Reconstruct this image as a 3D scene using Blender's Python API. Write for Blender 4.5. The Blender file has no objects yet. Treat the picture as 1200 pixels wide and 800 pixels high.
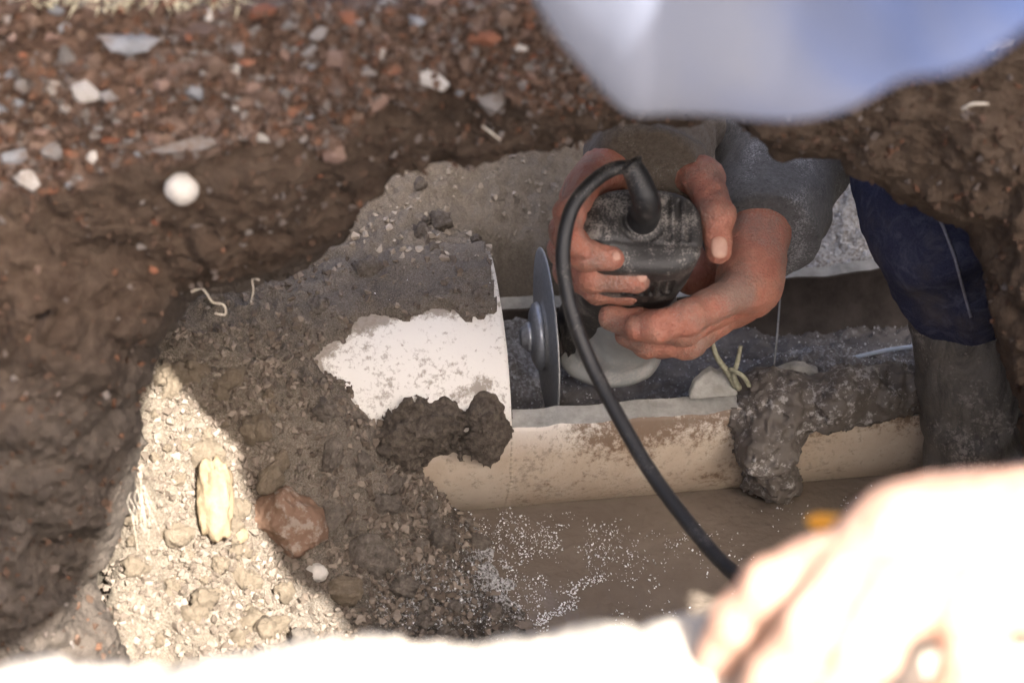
import bpy, bmesh, math, random
import numpy as np
from mathutils import Vector, Matrix
random.seed(7); rng = np.random.default_rng(7)
S = bpy.context.scene; COL = S.collection
R = math.radians

# ------------------------------------------------------------------ camera
CAM = np.array([0.0, -1.31, 1.018]); PITCH = R(35)
FW = np.array([0, math.cos(PITCH), -math.sin(PITCH)]); UP = np.array([0, math.sin(PITCH), math.cos(PITCH)])
RT = np.array([1.0, 0, 0]); PX = 0.225/600
cam = bpy.data.cameras.new('camera'); co = bpy.data.objects.new('camera', cam); COL.objects.link(co)
co.location = CAM; co.rotation_euler = (R(90)-PITCH, 0, 0)
cam.lens = 80; cam.sensor_width = 36; cam.clip_start = .02; cam.clip_end = 500
cam.dof.use_dof = True; cam.dof.focus_distance = 1.55; cam.dof.aperture_fstop = 6.0
S.camera = co
# ------------------------------------------------------------------ light
TO_SUN = Vector((.305, -.635, .735)).normalized()
w = bpy.data.worlds.new('World'); S.world = w; w.use_nodes = True
nt = w.node_tree; bg = nt.nodes['Background']; sk = nt.nodes.new('ShaderNodeTexSky')
sk.sky_type = 'NISHITA'; sk.sun_disc = False
sk.sun_elevation = math.asin(TO_SUN.z); sk.sun_rotation = math.atan2(TO_SUN.x, TO_SUN.y)
sk.dust_density = 6.0; sk.air_density = .55; sk.ozone_density = .1
bg.inputs['Strength'].default_value = .15
nt.links.new(sk.outputs[0], bg.inputs['Color'])
sl = bpy.data.lights.new('sun', 'SUN'); so = bpy.data.objects.new('sun', sl); COL.objects.link(so)
sl.energy = 4.6; sl.angle = R(.53); sl.color = (1, .95, .87)
so.rotation_euler = TO_SUN.to_track_quat('Z', 'Y').to_euler()
S.view_settings.view_transform = 'Standard'; S.view_settings.look = 'None'
S.view_settings.exposure = 2.25; S.view_settings.gamma = 1.0

# ------------------------------------------------------------------ helpers
def P(px, py, k):                      # a place given by direction and distance from where the photograph was taken
    return CAM + k*(FW + (px-600)*PX*RT - (py-400)*PX*UP)
def PZ(px, py, z):
    d = FW + (px-600)*PX*RT - (py-400)*PX*UP
    return CAM + d*((z-CAM[2])/d[2])
def proj(p):
    q = np.asarray(p)-CAM; k = q@FW
    return 600+(q@RT)/k/PX, 400-(q@UP)/k/PX, k
def sst(a, b, x):
    t = np.clip((x-a)/(b-a), 0, 1); return t*t*(3-2*t)
def _hash(i, j, k, s):
    with np.errstate(over='ignore'):
        h = (i.astype(np.uint32)*np.uint32(374761393) + j.astype(np.uint32)*np.uint32(668265263) + k.astype(np.uint32)*np.uint32(2147483647) + np.uint32(s*974711 & 0xffffffff))
        h = (h ^ (h >> np.uint32(13)))*np.uint32(1274126177); h = (h ^ (h >> np.uint32(16)))*np.uint32(2246822519)
        h = h ^ (h >> np.uint32(15))
    return h.astype(np.float64)/4294967295.0
def vnoise(p, s=0):
    p = np.asarray(p); f = np.floor(p); i = f.astype(np.int64); t = p-f; t = t*t*(3-2*t); r = 0
    for a in (0, 1):
        for b in (0, 1):
            for c in (0, 1):
                wgt = (t[..., 0] if a else 1-t[..., 0])*(t[..., 1] if b else 1-t[..., 1])*(t[..., 2] if c else 1-t[..., 2])
                r = r + wgt*_hash(i[..., 0]+a, i[..., 1]+b, i[..., 2]+c, s)
    return r*2-1
def fbm(p, freq, octv=4, gain=.5, s=0):
    p = np.asarray(p); r = 0; a = 1; f = freq
    for o in range(octv):
        r = r + a*vnoise(p*f+17.3*o, s+o); a *= gain; f *= 2.03
    return r
def set_mesh(me, V, F, smooth=True):
    V = np.asarray(V, dtype=np.float32); F = np.asarray(F, dtype=np.int32); n = F.shape[1]
    me.vertices.add(len(V)); me.vertices.foreach_set('co', V.ravel())
    me.loops.add(F.size); me.loops.foreach_set('vertex_index', F.ravel())
    me.polygons.add(len(F)); me.polygons.foreach_set('loop_start', np.arange(0, F.size, n, dtype=np.int32))
    me.polygons.foreach_set('use_smooth', np.full(len(F), smooth))
    me.update(calc_edges=True)
def tag(o, label=None, cat=None, group=None, kind=None):
    if label: o['label'] = label
    if cat: o['category'] = cat
    if group: o['group'] = group
    if kind: o['kind'] = kind
    return o
def link(name, me, mat=None, parent=None):
    o = bpy.data.objects.new(name, me); COL.objects.link(o)
    if mat and not me.materials: me.materials.append(mat)
    if parent:
        o.parent = parent; o.matrix_parent_inverse = Matrix.Translation(-parent.location)
    return o
def mobj(name, V, F, mat, parent=None, smooth=True, attrs=None):
    me = bpy.data.meshes.new(name); set_mesh(me, V, F, smooth)
    for k, v in (attrs or {}).items():
        a = me.attributes.new(k, 'FLOAT', 'POINT'); a.data.foreach_set('value', np.asarray(v, dtype=np.float32))
    return link(name, me, mat, parent)
def empty(name, loc):
    o = bpy.data.objects.new(name, None); COL.objects.link(o); o.location = loc; o.empty_display_size = .05; return o
def grid_faces(n, m, wrap=False):
    i = np.arange(n-1)[:, None]; j = np.arange(m if wrap else m-1)[None, :]; j2 = (j+1) % m
    return np.stack([i*m+j, i*m+j2, (i+1)*m+j2, (i+1)*m+j], -1).reshape(-1, 4)
def catmull(pts, n):
    pts = np.asarray(pts, float); k = len(pts); t = np.linspace(0, k-1, n); i = np.clip(t.astype(int), 0, k-2); u = (t-i)[:, None]
    p0 = pts[np.clip(i-1, 0, k-1)]; p1 = pts[i]; p2 = pts[i+1]; p3 = pts[np.clip(i+2, 0, k-1)]
    return .5*((2*p1)+(-p0+p2)*u+(2*p0-5*p1+4*p2-p3)*u*u+(-p0+3*p1-3*p2+p3)*u**3)
def tube(path, rad, seg=12, cap=True):
    path = np.asarray(path, float); n = len(path); rad = np.broadcast_to(rad, (n,))
    T = np.gradient(path, axis=0); T /= np.linalg.norm(T, axis=1)[:, None]+1e-12
    nrm = np.cross(T[0], [.3, .2, .9]); nrm /= np.linalg.norm(nrm); V = []
    for i in range(n):
        nrm = nrm-T[i]*(nrm@T[i]); nrm /= np.linalg.norm(nrm); b = np.cross(T[i], nrm)
        a = np.linspace(0, 2*np.pi, seg, endpoint=False)
        V.append(path[i]+rad[i]*(np.cos(a)[:, None]*nrm+np.sin(a)[:, None]*b))
    V = np.concatenate(V); F = grid_faces(n, seg, True)
    if cap:
        V = np.vstack([V, path[0], path[-1]]); c0 = len(V)-2; j = np.arange(seg); j2 = (j+1) % seg
        F = np.vstack([F, np.stack([j2, j, np.full(seg, c0), np.full(seg, c0)], -1)[:, [0, 1, 2, 2]], np.stack([(n-1)*seg+j, (n-1)*seg+j2, np.full(seg, c0+1), np.full(seg, c0+1)], -1)])
        # triangles kept as degenerate-free list below
        quads = F[:-2*seg]; tris = F[-2*seg:][:, :3]
        return V, quads, tris
    return V, F, np.zeros((0, 3), int)
def mixed(name, parts, mat, parent=None, smooth=True):
    bm = bmesh.new()
    for V, Q, T in parts:
        vs = [bm.verts.new(v) for v in V]
        for f in list(Q)+list(T):
            try:
                ff = bm.faces.new([vs[i] for i in f]); ff.smooth = smooth
            except ValueError: pass
    me = bpy.data.meshes.new(name); bm.to_mesh(me); bm.free(); return link(name, me, mat, parent)

# signed-distance modelling
def rc(p, a, b, ra, rb):               # round cone (approx.)
    a = np.asarray(a, float); b = np.asarray(b, float); ba = b-a; h = np.clip(((p-a)@ba)/(ba@ba+1e-12), 0, 1)
    return np.linalg.norm(p-a-h[..., None]*ba, axis=-1)-(ra+(rb-ra)*h)
def ell(p, c, r, M=None):
    q = p-np.asarray(c)
    if M is not None: q = q@np.asarray(M)
    r = np.asarray(r); k0 = np.linalg.norm(q/r, axis=-1); k1 = np.linalg.norm(q/(r*r), axis=-1)
    return k0*(k0-1)/(k1+1e-9)
def smin(a, b, k):
    h = np.clip(.5+.5*(b-a)/k, 0, 1); return b+(a-b)*h-k*h*(1-h)
def smax(a, b, k): return -smin(-a, -b, k)
def nets(fn, lo, hi, h):
    lo = np.asarray(lo, float); hi = np.asarray(hi, float); n = np.ceil((hi-lo)/h).astype(int)+1
    ax = [lo[i]+h*np.arange(n[i]) for i in range(3)]
    F = np.empty(n)
    bs = 12; st = [np.arange(0, n[i], bs) for i in range(3)]
    cen = np.stack(np.meshgrid(*[ax[i][np.minimum(st[i]+bs//2, n[i]-1)] for i in range(3)], indexing='ij'), -1); cd = fn(cen); lim = bs*h*.95*1.25+.008
    for i, a in enumerate(st[0]):
        for j, b in enumerate(st[1]):
            live = np.abs(cd[i, j]) < lim
            for k, c in enumerate(st[2]):
                if live[k]:
                    g = np.stack(np.meshgrid(ax[0][a:a+bs], ax[1][b:b+bs], ax[2][c:c+bs], indexing='ij'), -1); F[a:a+bs, b:b+bs, c:c+bs] = fn(g)
                else: F[a:a+bs, b:b+bs, c:c+bs] = cd[i, j, k]
    s = F < 0; c = n-1
    sl = lambda i, j, k: (slice(i, i+c[0]), slice(j, j+c[1]), slice(k, k+c[2]))
    cnt = sum(s[sl(i, j, k)].astype(np.int8) for i in (0, 1) for j in (0, 1) for k in (0, 1))
    ci = np.argwhere((cnt > 0) & (cnt < 8)); idx = np.full(c, -1); idx[tuple(ci.T)] = np.arange(len(ci))
    acc = np.zeros((len(ci), 3)); num = np.zeros(len(ci))
    cor = [(i, j, k) for i in (0, 1) for j in (0, 1) for k in (0, 1)]
    for u in cor:
        for v in cor:
            if sum(abs(u[q]-v[q]) for q in range(3)) == 1 and u < v:
                fa = F[tuple((ci+u).T)]; fb = F[tuple((ci+v).T)]; m = (fa < 0) != (fb < 0)
                t = np.where(m, fa/(fa-fb+1e-20), 0)
                acc += np.where(m[:, None], np.array(u)+t[:, None]*(np.array(v)-np.array(u)), 0); num += m
    V = lo+h*(ci+acc/np.maximum(num, 1)[:, None]); Q = []
    for d in range(3):
        e = [0, 0, 0]; e[d] = 1; o1 = (d+1) % 3; o2 = (d+2) % 3
        A = s[tuple(slice(0, n[q]-e[q]) for q in range(3))]; B = s[tuple(slice(e[q], n[q]) for q in range(3))]
        for fl in (0, 1):
            pos = np.argwhere(A & ~B) if not fl else np.argwhere(~A & B)
            ok = (pos[:, o1] >= 1) & (pos[:, o2] >= 1) & (pos[:, o1] < c[o1]) & (pos[:, o2] < c[o2]); pos = pos[ok]
            def at(da, db):
                q = pos.copy(); q[:, o1] -= da; q[:, o2] -= db; return idx[tuple(q.T)]
            f = np.stack([at(1, 1), at(0, 1), at(0, 0), at(1, 0)], -1); Q.append(f if not fl else f[:, ::-1])
    Q = np.concatenate(Q); Q = Q[(Q >= 0).all(1)]
    return V, Q
def bounds(pts, pad): pts = np.asarray(pts); return pts.min(0)-pad, pts.max(0)+pad

# ------------------------------------------------------------------ materials
class NB:
    def __init__(s, name):
        s.m = bpy.data.materials.new(name); s.m.use_nodes = True; s.t = s.m.node_tree; s.b = s.t.nodes['Principled BSDF']
        s.b.inputs['Roughness'].default_value = .9; s.b.inputs['Specular IOR Level'].default_value = .25
    def n(s, typ, **kw):
        nd = s.t.nodes.new(typ)
        for k, v in kw.items(): setattr(nd, k, v)
        return nd
    def put(s, sock, v):
        if hasattr(v, 'links') or isinstance(v, bpy.types.NodeSocket): s.t.links.new(v, sock)
        elif isinstance(v, (tuple, list)): sock.default_value = (*v, 1) if len(v) == 3 and len(sock.default_value) == 4 else v
        else: sock.default_value = v
    def pos(s): return s.n('ShaderNodeNewGeometry').outputs['Position']
    def objc(s): return s.n('ShaderNodeTexCoord').outputs['Object']
    def noise(s, scale, detail=4, rough=.6, vec=None, dist=0):
        nd = s.n('ShaderNodeTexNoise'); nd.inputs['Scale'].default_value = scale; nd.inputs['Detail'].default_value = detail
        nd.inputs['Roughness'].default_value = rough; nd.inputs['Distortion'].default_value = dist
        s.put(nd.inputs['Vector'], vec if vec is not None else s.pos()); return nd.outputs['Fac']
    def voro(s, scale, vec=None, out='Color', feat='F1'):
        nd = s.n('ShaderNodeTexVoronoi', feature=feat); nd.inputs['Scale'].default_value = scale
        s.put(nd.inputs['Vector'], vec if vec is not None else s.pos()); return nd.outputs[out]
    def ramp(s, fac, a, b):
        nd = s.n('ShaderNodeMapRange'); nd.clamp = True; s.put(nd.inputs['Value'], fac); nd.inputs['From Min'].default_value = a; nd.inputs['From Max'].default_value = b
        return nd.outputs['Result']
    def mix(s, f, a, b, mode='MIX'):
        nd = s.n('ShaderNodeMix', data_type='RGBA', blend_type=mode); s.put(nd.inputs[0], f); s.put(nd.inputs[6], a); s.put(nd.inputs[7], b); return nd.outputs[2]
    def math(s, op, a, b=0.0):
        nd = s.n('ShaderNodeMath', operation=op); s.put(nd.inputs[0], a); s.put(nd.inputs[1], b); return nd.outputs[0]
    def attr(s, name): return s.n('ShaderNodeAttribute', attribute_name=name).outputs['Fac']
    def rnd(s): return s.n('ShaderNodeObjectInfo').outputs['Random']
    def z(s):
        nd = s.n('ShaderNodeSeparateXYZ'); s.put(nd.inputs[0], s.pos()); return nd.outputs
    def bump(s, h, dist=.002, strength=.6):
        nd = s.n('ShaderNodeBump'); nd.inputs['Strength'].default_value = strength; nd.inputs['Distance'].default_value = dist
        s.put(nd.inputs['Height'], h); s.t.links.new(nd.outputs[0], s.b.inputs['Normal'])
    def col(s, c): s.put(s.b.inputs['Base Color'], c)
    def rough(s, v): s.put(s.b.inputs['Roughness'], v)

def soil_mat():
    b = NB('trench_soil'); n1 = b.noise(14, 6, .65); n2 = b.noise(130, 5, .7); n3 = b.noise(420, 3, .7); n4 = b.noise(1000, 3, .75)
    c = b.mix(b.ramp(n1, .3, .7), (.19, .158, .128), (.37, .315, .26))
    c = b.mix(b.math('MULTIPLY', b.attr('pale'), .85), c, b.mix(b.ramp(n1, .3, .7), (.58, .48, .37), (.76, .65, .52)))  # lighter tan soil, brightened further in colour to offset the shade there
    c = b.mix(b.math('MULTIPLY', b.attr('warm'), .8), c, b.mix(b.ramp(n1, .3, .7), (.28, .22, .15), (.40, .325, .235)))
    c = b.mix(b.ramp(n2, .35, .75), b.mix(.45, c, (.03, .02, .014)), b.mix(.35, c, (.34, .28, .22)))
    c = b.mix(b.ramp(n4, .42, .75), b.mix(.4, c, (.03, .024, .018)), b.mix(.5, c, (.42, .38, .33)))
    c = b.mix(b.math('MULTIPLY', b.attr('wet'), .75), c, (.042, .032, .022))
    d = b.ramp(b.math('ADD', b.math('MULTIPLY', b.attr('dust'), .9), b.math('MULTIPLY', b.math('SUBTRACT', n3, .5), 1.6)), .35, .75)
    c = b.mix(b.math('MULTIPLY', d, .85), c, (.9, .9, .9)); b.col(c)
    b.rough(b.math('SUBTRACT', .95, b.math('MULTIPLY', b.attr('wet'), .45)))
    b.bump(b.math('ADD', b.math('ADD', b.math('MULTIPLY', n2, .7), b.math('MULTIPLY', n3, .6)), b.math('MULTIPLY', n4, .35)), .005, 1.0); return b.m
def bank_mat():
    b = NB('bank_earth'); n1 = b.noise(9, 6, .65); n2 = b.noise(75, 6, .7); n3 = b.noise(300, 3, .7); n0 = b.noise(3.5, 3)
    xyz = b.z()
    clay = b.mix(b.ramp(n1, .3, .72), (.024, .013, .008), (.066, .040, .025))  # brown clay, darkened in colour for the shade under the gravel overhang
    grey = b.mix(b.ramp(n1, .3, .7), (.042, .035, .030), (.115, .098, .086))
    f = b.ramp(b.math('ADD', xyz[2], b.math('MULTIPLY', n0, .12)), .30, .36)
    c = b.mix(f, grey, clay)
    c = b.mix(b.ramp(xyz[0], .02, .2), c, b.mix(.5, clay, (.11, .075, .050)))
    grav = b.mix(b.ramp(n2, .35, .68), (.05, .026, .016), (.15, .082, .054))
    grav = b.mix(b.ramp(n1, .45, .65), grav, b.mix(b.ramp(n2, .3, .7), (.11, .07, .055), (.25, .175, .145)))
    c = b.mix(b.attr('gravel'), c, grav)
    c = b.mix(b.ramp(n2, .3, .75), b.mix(.35, c, (.02, .012, .008)), b.mix(.2, c, (.32, .25, .19)))
    v = b.voro(120); sp = b.ramp(b.n('ShaderNodeSeparateColor').outputs[0], 0, 1)
    b.col(c); b.rough(.93)
    b.bump(b.math('ADD', n2, b.math('MULTIPLY', n3, .4)), .006, .8); return b.m
def simple(name, c1, c2, scale=60, rough=.8, bumpd=.001, spec=.3, bs=.5, obj=False):
    b = NB(name); n = b.noise(scale, 5, .65, b.objc() if obj else None); b.col(b.mix(b.ramp(n, .3, .7), c1, c2)); b.rough(rough)
    b.b.inputs['Specular IOR Level'].default_value = spec
    if bumpd: b.bump(b.noise(scale*3, 4, .7, b.objc() if obj else None), bumpd, bs)
    return b.m
def stone_mat(name, c1, c2):
    b = NB(name); n = b.noise(90, 5, .7); n2 = b.noise(500, 3, .7)
    c = b.mix(b.ramp(n, .3, .7), c1, c2); c = b.mix(b.math('MULTIPLY', b.rnd(), .5), c, tuple(x*.45 for x in c1))
    c = b.mix(b.ramp(b.noise(40, 5, .7), .5, .68), c, (.13, .085, .058)); b.col(c); b.rough(.8); b.bump(n2, .001, .6); return b.m
def dusty(name, base, dust, amount, rough=.5, spec=.4, scale=700, big=40):
    b = NB(name); n = b.noise(scale, 3, .75); nb = b.noise(big, 5, .65)
    f = b.ramp(b.math('ADD', n, b.math('MULTIPLY', b.math('SUBTRACT', nb, .5), 1.1)), .68-amount*.4, .82-amount*.4)
    b.col(b.mix(b.math('MULTIPLY', f, .8), base, dust)); b.rough(b.math('ADD', rough, b.math('MULTIPLY', f, .35)))
    b.b.inputs['Specular IOR Level'].default_value = spec; b.bump(b.math('ADD', n, nb), .0006, .5); return b.m
M = {}
M['soil'] = soil_mat(); M['bank'] = bank_mat()
M['ground'] = simple('pale_ground', (.34, .30, .25), (.50, .45, .39), 40, .95, .004)
def pvc_mat():
    b = NB('sewer_pvc'); n = b.noise(22, 6, .7); n2 = b.noise(170, 6, .78); n3 = b.noise(9, 5, .65)
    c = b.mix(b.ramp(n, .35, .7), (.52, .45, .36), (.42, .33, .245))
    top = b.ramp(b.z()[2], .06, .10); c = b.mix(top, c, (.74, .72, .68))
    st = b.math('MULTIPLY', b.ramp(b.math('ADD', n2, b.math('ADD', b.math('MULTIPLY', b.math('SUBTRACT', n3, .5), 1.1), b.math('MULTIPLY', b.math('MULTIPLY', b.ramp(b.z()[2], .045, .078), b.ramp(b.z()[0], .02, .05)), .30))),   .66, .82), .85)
    c = b.mix(st, c, (.13, .075, .04)); g = b.ramp(b.math('ADD', b.noise(240, 4, .75), b.math('MULTIPLY', b.math('SUBTRACT', b.noise(30, 4, .6), .5), .7)), .56, .72); c = b.mix(b.math('MULTIPLY', g, .7), c, (.22, .18, .14))
    fl = b.ramp(b.math('ADD', b.attr('film'), b.math('MULTIPLY', b.math('SUBTRACT', b.noise(130, 6, .78), .5), 1.7)), .48, .72); c = b.mix(b.math('MULTIPLY', fl, .85), c, b.mix(n2, (.16, .13, .105), (.34, .29, .24))); b.col(c); b.rough(.55); b.bump(b.math('ADD', n2, n), .0012, .5); return b.m
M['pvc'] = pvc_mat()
M['pvc_cut'] = simple('cut_pvc', (.22, .215, .19), (.44, .43, .40), 60, .8, .0015)
M['pvc_in'] = simple('stained_pvc', (.035, .028, .024), (.085, .07, .06), 50, .6, .0015)  # pipe inside, much darker than its outside
def sludge_mat():
    b = NB('grey_sludge'); n = b.noise(60, 6, .75, dist=.6); n2 = b.noise(320, 4, .75); n0 = b.noise(16, 4, .6)
    c = b.mix(b.ramp(n, .3, .7), (.075, .065, .058), (.22, .205, .195))
    f = b.ramp(b.math('ADD', n2, b.math('MULTIPLY', b.math('SUBTRACT', n0, .5), .9)), .55, .75)
    c = b.mix(b.math('MULTIPLY', f, .75), c, (.5, .51, .53)); b.col(c); b.rough(b.math('ADD', .5, b.math('MULTIPLY', n0, .4))); b.b.inputs['Specular IOR Level'].default_value = .5
    b.bump(b.math('ADD', n, n2), .003, .7); return b.m
M['sludge'] = sludge_mat()
def water_mat():
    b = NB('muddy_water'); n = b.noise(12, 5, .6); n2 = b.noise(30, 3, .5)
    b.col(b.mix(b.ramp(n, .3, .7), (.125, .10, .08), (.18, .148, .12))); b.rough(b.math('MULTIPLY', b.ramp(b.noise(40, 5, .7), .2, .9), .22)); b.b.inputs['Specular IOR Level'].default_value = .5
    b.bump(b.math('ADD', n2, b.math('MULTIPLY', b.noise(110, 3, .5), .3)), .007, .75); return b.m
M['water'] = water_mat()
M['flake'] = simple('plastic_dust', (.62, .63, .65), (.80, .80, .80), 900, .7, 0)
def skin_mat(name, a, c2, dust):
    b = NB(name); n = b.noise(70, 5, .65); n2 = b.noise(600, 3, .7); n3 = b.noise(1400, 2, .6); nb = b.noise(28, 4, .6)
    c = b.mix(b.ramp(n, .3, .7), a, c2)
    if dust:
        f = b.ramp(b.math('ADD', n3, b.math('MULTIPLY', b.math('SUBTRACT', nb, .5), .9)), .56, .68); c = b.mix(b.math('MULTIPLY', f, .55), c, (.45, .40, .36))
        g = b.ramp(b.math('ADD', nb, b.math('MULTIPLY', b.math('SUBTRACT', n, .5), .5)), .46, .66); c = b.mix(b.math('MULTIPLY', g, .55), c, (.15, .095, .07))
    b.col(c); b.rough(.55); b.b.inputs['Specular IOR Level'].default_value = .35
    b.b.inputs['Subsurface Weight'].default_value = .12; b.b.inputs['Subsurface Radius'].default_value = (.006, .002, .001)
    vc = b.voro(420, out='Distance'); w_ = b.noise(190, 3, .6, dist=1.5); b.bump(b.math('ADD', b.math('ADD', n2, b.math('MULTIPLY', vc, .7)), b.math('MULTIPLY', w_, 1.2)), .0014, .7); return b.m
M['skin'] = skin_mat('dusty_skin', (.36, .132, .088), (.46, .215, .15), True)
M['skin2'] = skin_mat('sunlit_skin', (.33, .195, .14), (.42, .265, .2), False)
M['nail'] = simple('nail', (.42, .22, .16), (.50, .30, .22), 200, .4, 0)
def cloth_mat(name, c1, c2, dust, famt, weave=900, rough=.95):
    b = NB(name); n = b.noise(weave, 3, .8); nb = b.noise(30, 5, .65); n1 = b.noise(weave*.35, 4, .7)
    c = b.mix(b.ramp(n1, .3, .7), c1, c2); f = b.ramp(b.math('ADD', n, b.math('MULTIPLY', b.math('SUBTRACT', nb, .5), 1.0)), .78-famt*.4, .92-famt*.4)
    b.col(b.mix(b.math('MULTIPLY', f, .7), c, dust)); b.rough(rough); b.b.inputs['Sheen Weight'].default_value = .15; b.bump(b.math('ADD', n, n1), .0016, .8); return b.m
M['wool_brown'] = cloth_mat('brown_wool', (.085, .065, .048), (.155, .125, .095), (.30, .27, .24), .35)
M['wool_grey'] = cloth_mat('grey_wool', (.06, .06, .062), (.125, .125, .13), (.38, .38, .40), .5)
def denim_mat():
    b = NB('navy_denim'); n = b.noise(1100, 3, .8); n1 = b.noise(55, 5, .7, dist=1.5); n2 = b.noise(18, 4, .6)
    c = b.mix(b.ramp(n, .3, .7), (.024, .026, .055), (.062, .068, .125)); c = b.mix(b.math('MULTIPLY', b.ramp(n1, .48, .72), .6), c, (.15, .16, .22)); c = b.mix(b.math('MULTIPLY', b.ramp(n2, .52, .7), .5), c, (.14, .12, .10))
    b.col(c); b.rough(.95); b.bump(b.math('ADD', n, b.math('MULTIPLY', n1, 2.0)), .0022, .9); return b.m
M['denim'] = denim_mat()
M['thread'] = simple('pale_thread', (.16, .16, .20), (.25, .25, .29), 400, .9, 0)
def boot_mat():
    b = NB('muddy_rubber'); mp = b.n('ShaderNodeMapping'); b.put(mp.inputs['Vector'], b.pos()); mp.inputs['Scale'].default_value = (1, 1, .3)
    n = b.noise(60, 6, .75, mp.outputs[0], 1.2); n2 = b.noise(300, 4, .75); n3 = b.noise(25, 4, .6)
    c = b.mix(b.ramp(n, .35, .62), (.045, .041, .036), (.17, .155, .132)); c = b.mix(b.ramp(b.math('ADD', n2, b.math('MULTIPLY', b.math('SUBTRACT', n3, .5), .8)), .58, .72), c, (.30, .27, .235))
    b.col(c); b.rough(b.ramp(n, .1, .9)); b.b.inputs['Specular IOR Level'].default_value = .5; b.bump(b.math('ADD', n, n2), .0025, .7); return b.m
M['boot'] = boot_mat()
M['old_rubber'] = dusty('muddy_rubber', (.17, .155, .135), (.34, .31, .27), .25, .38, .5, 260, 22)
def shirt_mat():
    b = NB('pale_blue_cotton'); x = b.z()[0]; n = b.noise(9, 4, .55, dist=.8); n2 = b.noise(700, 3, .7)
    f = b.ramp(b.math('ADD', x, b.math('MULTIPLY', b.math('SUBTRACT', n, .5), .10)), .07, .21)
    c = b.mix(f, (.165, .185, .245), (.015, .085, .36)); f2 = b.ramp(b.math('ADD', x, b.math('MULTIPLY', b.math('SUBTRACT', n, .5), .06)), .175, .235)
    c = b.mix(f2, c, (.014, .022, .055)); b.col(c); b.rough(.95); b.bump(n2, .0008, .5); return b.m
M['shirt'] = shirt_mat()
M['trousers'] = cloth_mat('dark_trousers', (.03, .03, .035), (.06, .06, .065), (.1, .1, .1), .1)
M['plastic'] = dusty('dusty_black_plastic', (.032, .030, .029), (.30, .275, .25), .36, .42, .45, 800, 60)
M['rubber'] = dusty('black_rubber', (.020, .020, .021), (.22, .20, .18), .12, .40, .45, 900, 50)
M['gearbox'] = dusty('dusty_cast_metal', (.36, .37, .36), (.50, .48, .45), .4, .5, .4, 500, 40)
def metal(name, c, r):
    b = NB(name); n = b.noise(300, 4, .7); b.col(b.mix(b.ramp(n, .4, .75), c, tuple(x*.65 for x in c))); b.b.inputs['Metallic'].default_value = .45; b.rough(b.math('ADD', r, b.math('MULTIPLY', n, .2))); b.bump(n, .0003, .4); return b.m
M['disc'] = metal('worn_disc', (.42, .425, .43), .42); M['steel'] = metal('blued_steel', (.40, .42, .46), .25); M['darksteel'] = metal('dark_steel', (.10, .085, .08), .4)
M['root'] = simple('pale_root', (.55, .48, .38), (.72, .66, .56), 300, .85, 0)
M['twig'] = simple('green_twig', (.22, .22, .15), (.38, .37, .28), 300, .85, .0006)
M['yellow'] = simple('yellow_plastic', (.70, .28, .02), (.78, .36, .03), 100, .4, 0)
M['strip'] = simple('pale_blue_plastic', (.45, .52, .62), (.6, .66, .74), 100, .3, 0)  # colour of the painted water glint
M['hair'] = simple('dark_hair', (.02, .015, .012), (.05, .04, .03), 300, .7, .002)
M['eye'] = simple('eye', (.6, .58, .55), (.7, .68, .66), 100, .2, 0)
M['grass'] = simple('dry_grass', (.42, .36, .22), (.58, .52, .36), 100, .9, 0)
ST = [stone_mat('grey_stone', (.15, .135, .125), (.25, .23, .22)), stone_mat('pink_stone', (.19, .12, .095), (.27, .185, .15)),
      stone_mat('red_stone', (.18, .07, .04), (.25, .11, .065)), stone_mat('brown_stone', (.11, .07, .05), (.18, .125, .095)),
      stone_mat('pale_stone', (.38, .35, .32), (.52, .49, .45)), stone_mat('slate_stone', (.15, .155, .165), (.25, .255, .27))]
M['clod'] = simple('soil_clod', (.13, .107, .088), (.32, .275, .23), 260, .95, .004, bs=1)
M['clod_warm'] = simple('sandy_clod', (.21, .165, .115), (.31, .25, .185), 260, .95, .004, bs=1)  # clod colour again, with the sun's warmth painted in
M['wetmud'] = dusty('wet_mud', (.10, .086, .074), (.36, .345, .33), .33, .55, .35, 300, 60)
M['cling'] = simple('damp_soil', (.065, .052, .041), (.21, .172, .138), 220, .9, .004, bs=1)
M['tallstone'] = simple('ochre_stone', (.17, .125, .075), (.28, .215, .14), 120, .85, .002)
M['rock'] = dusty('brown_rock', (.17, .105, .072), (.30, .25, .21), .35, .8, .3, 160, 45)
M['ball'] = simple('white_pebble', (.40, .37, .33), (.56, .53, .49), 90, .7, .0015)

# ------------------------------------------------------------------ pipe frame
YAW = R(7.6); A0 = np.array([0, .015, .06]); PA = np.array([math.cos(YAW), math.sin(YAW), 0]); PB = np.array([-math.sin(YAW), math.cos(YAW), 0]); PR = .095
ZV = np.array([0, 0, 1.0])
def pipept(u, v, z): return A0+PA*u+PB*v+ZV*(z-A0[2])

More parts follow.
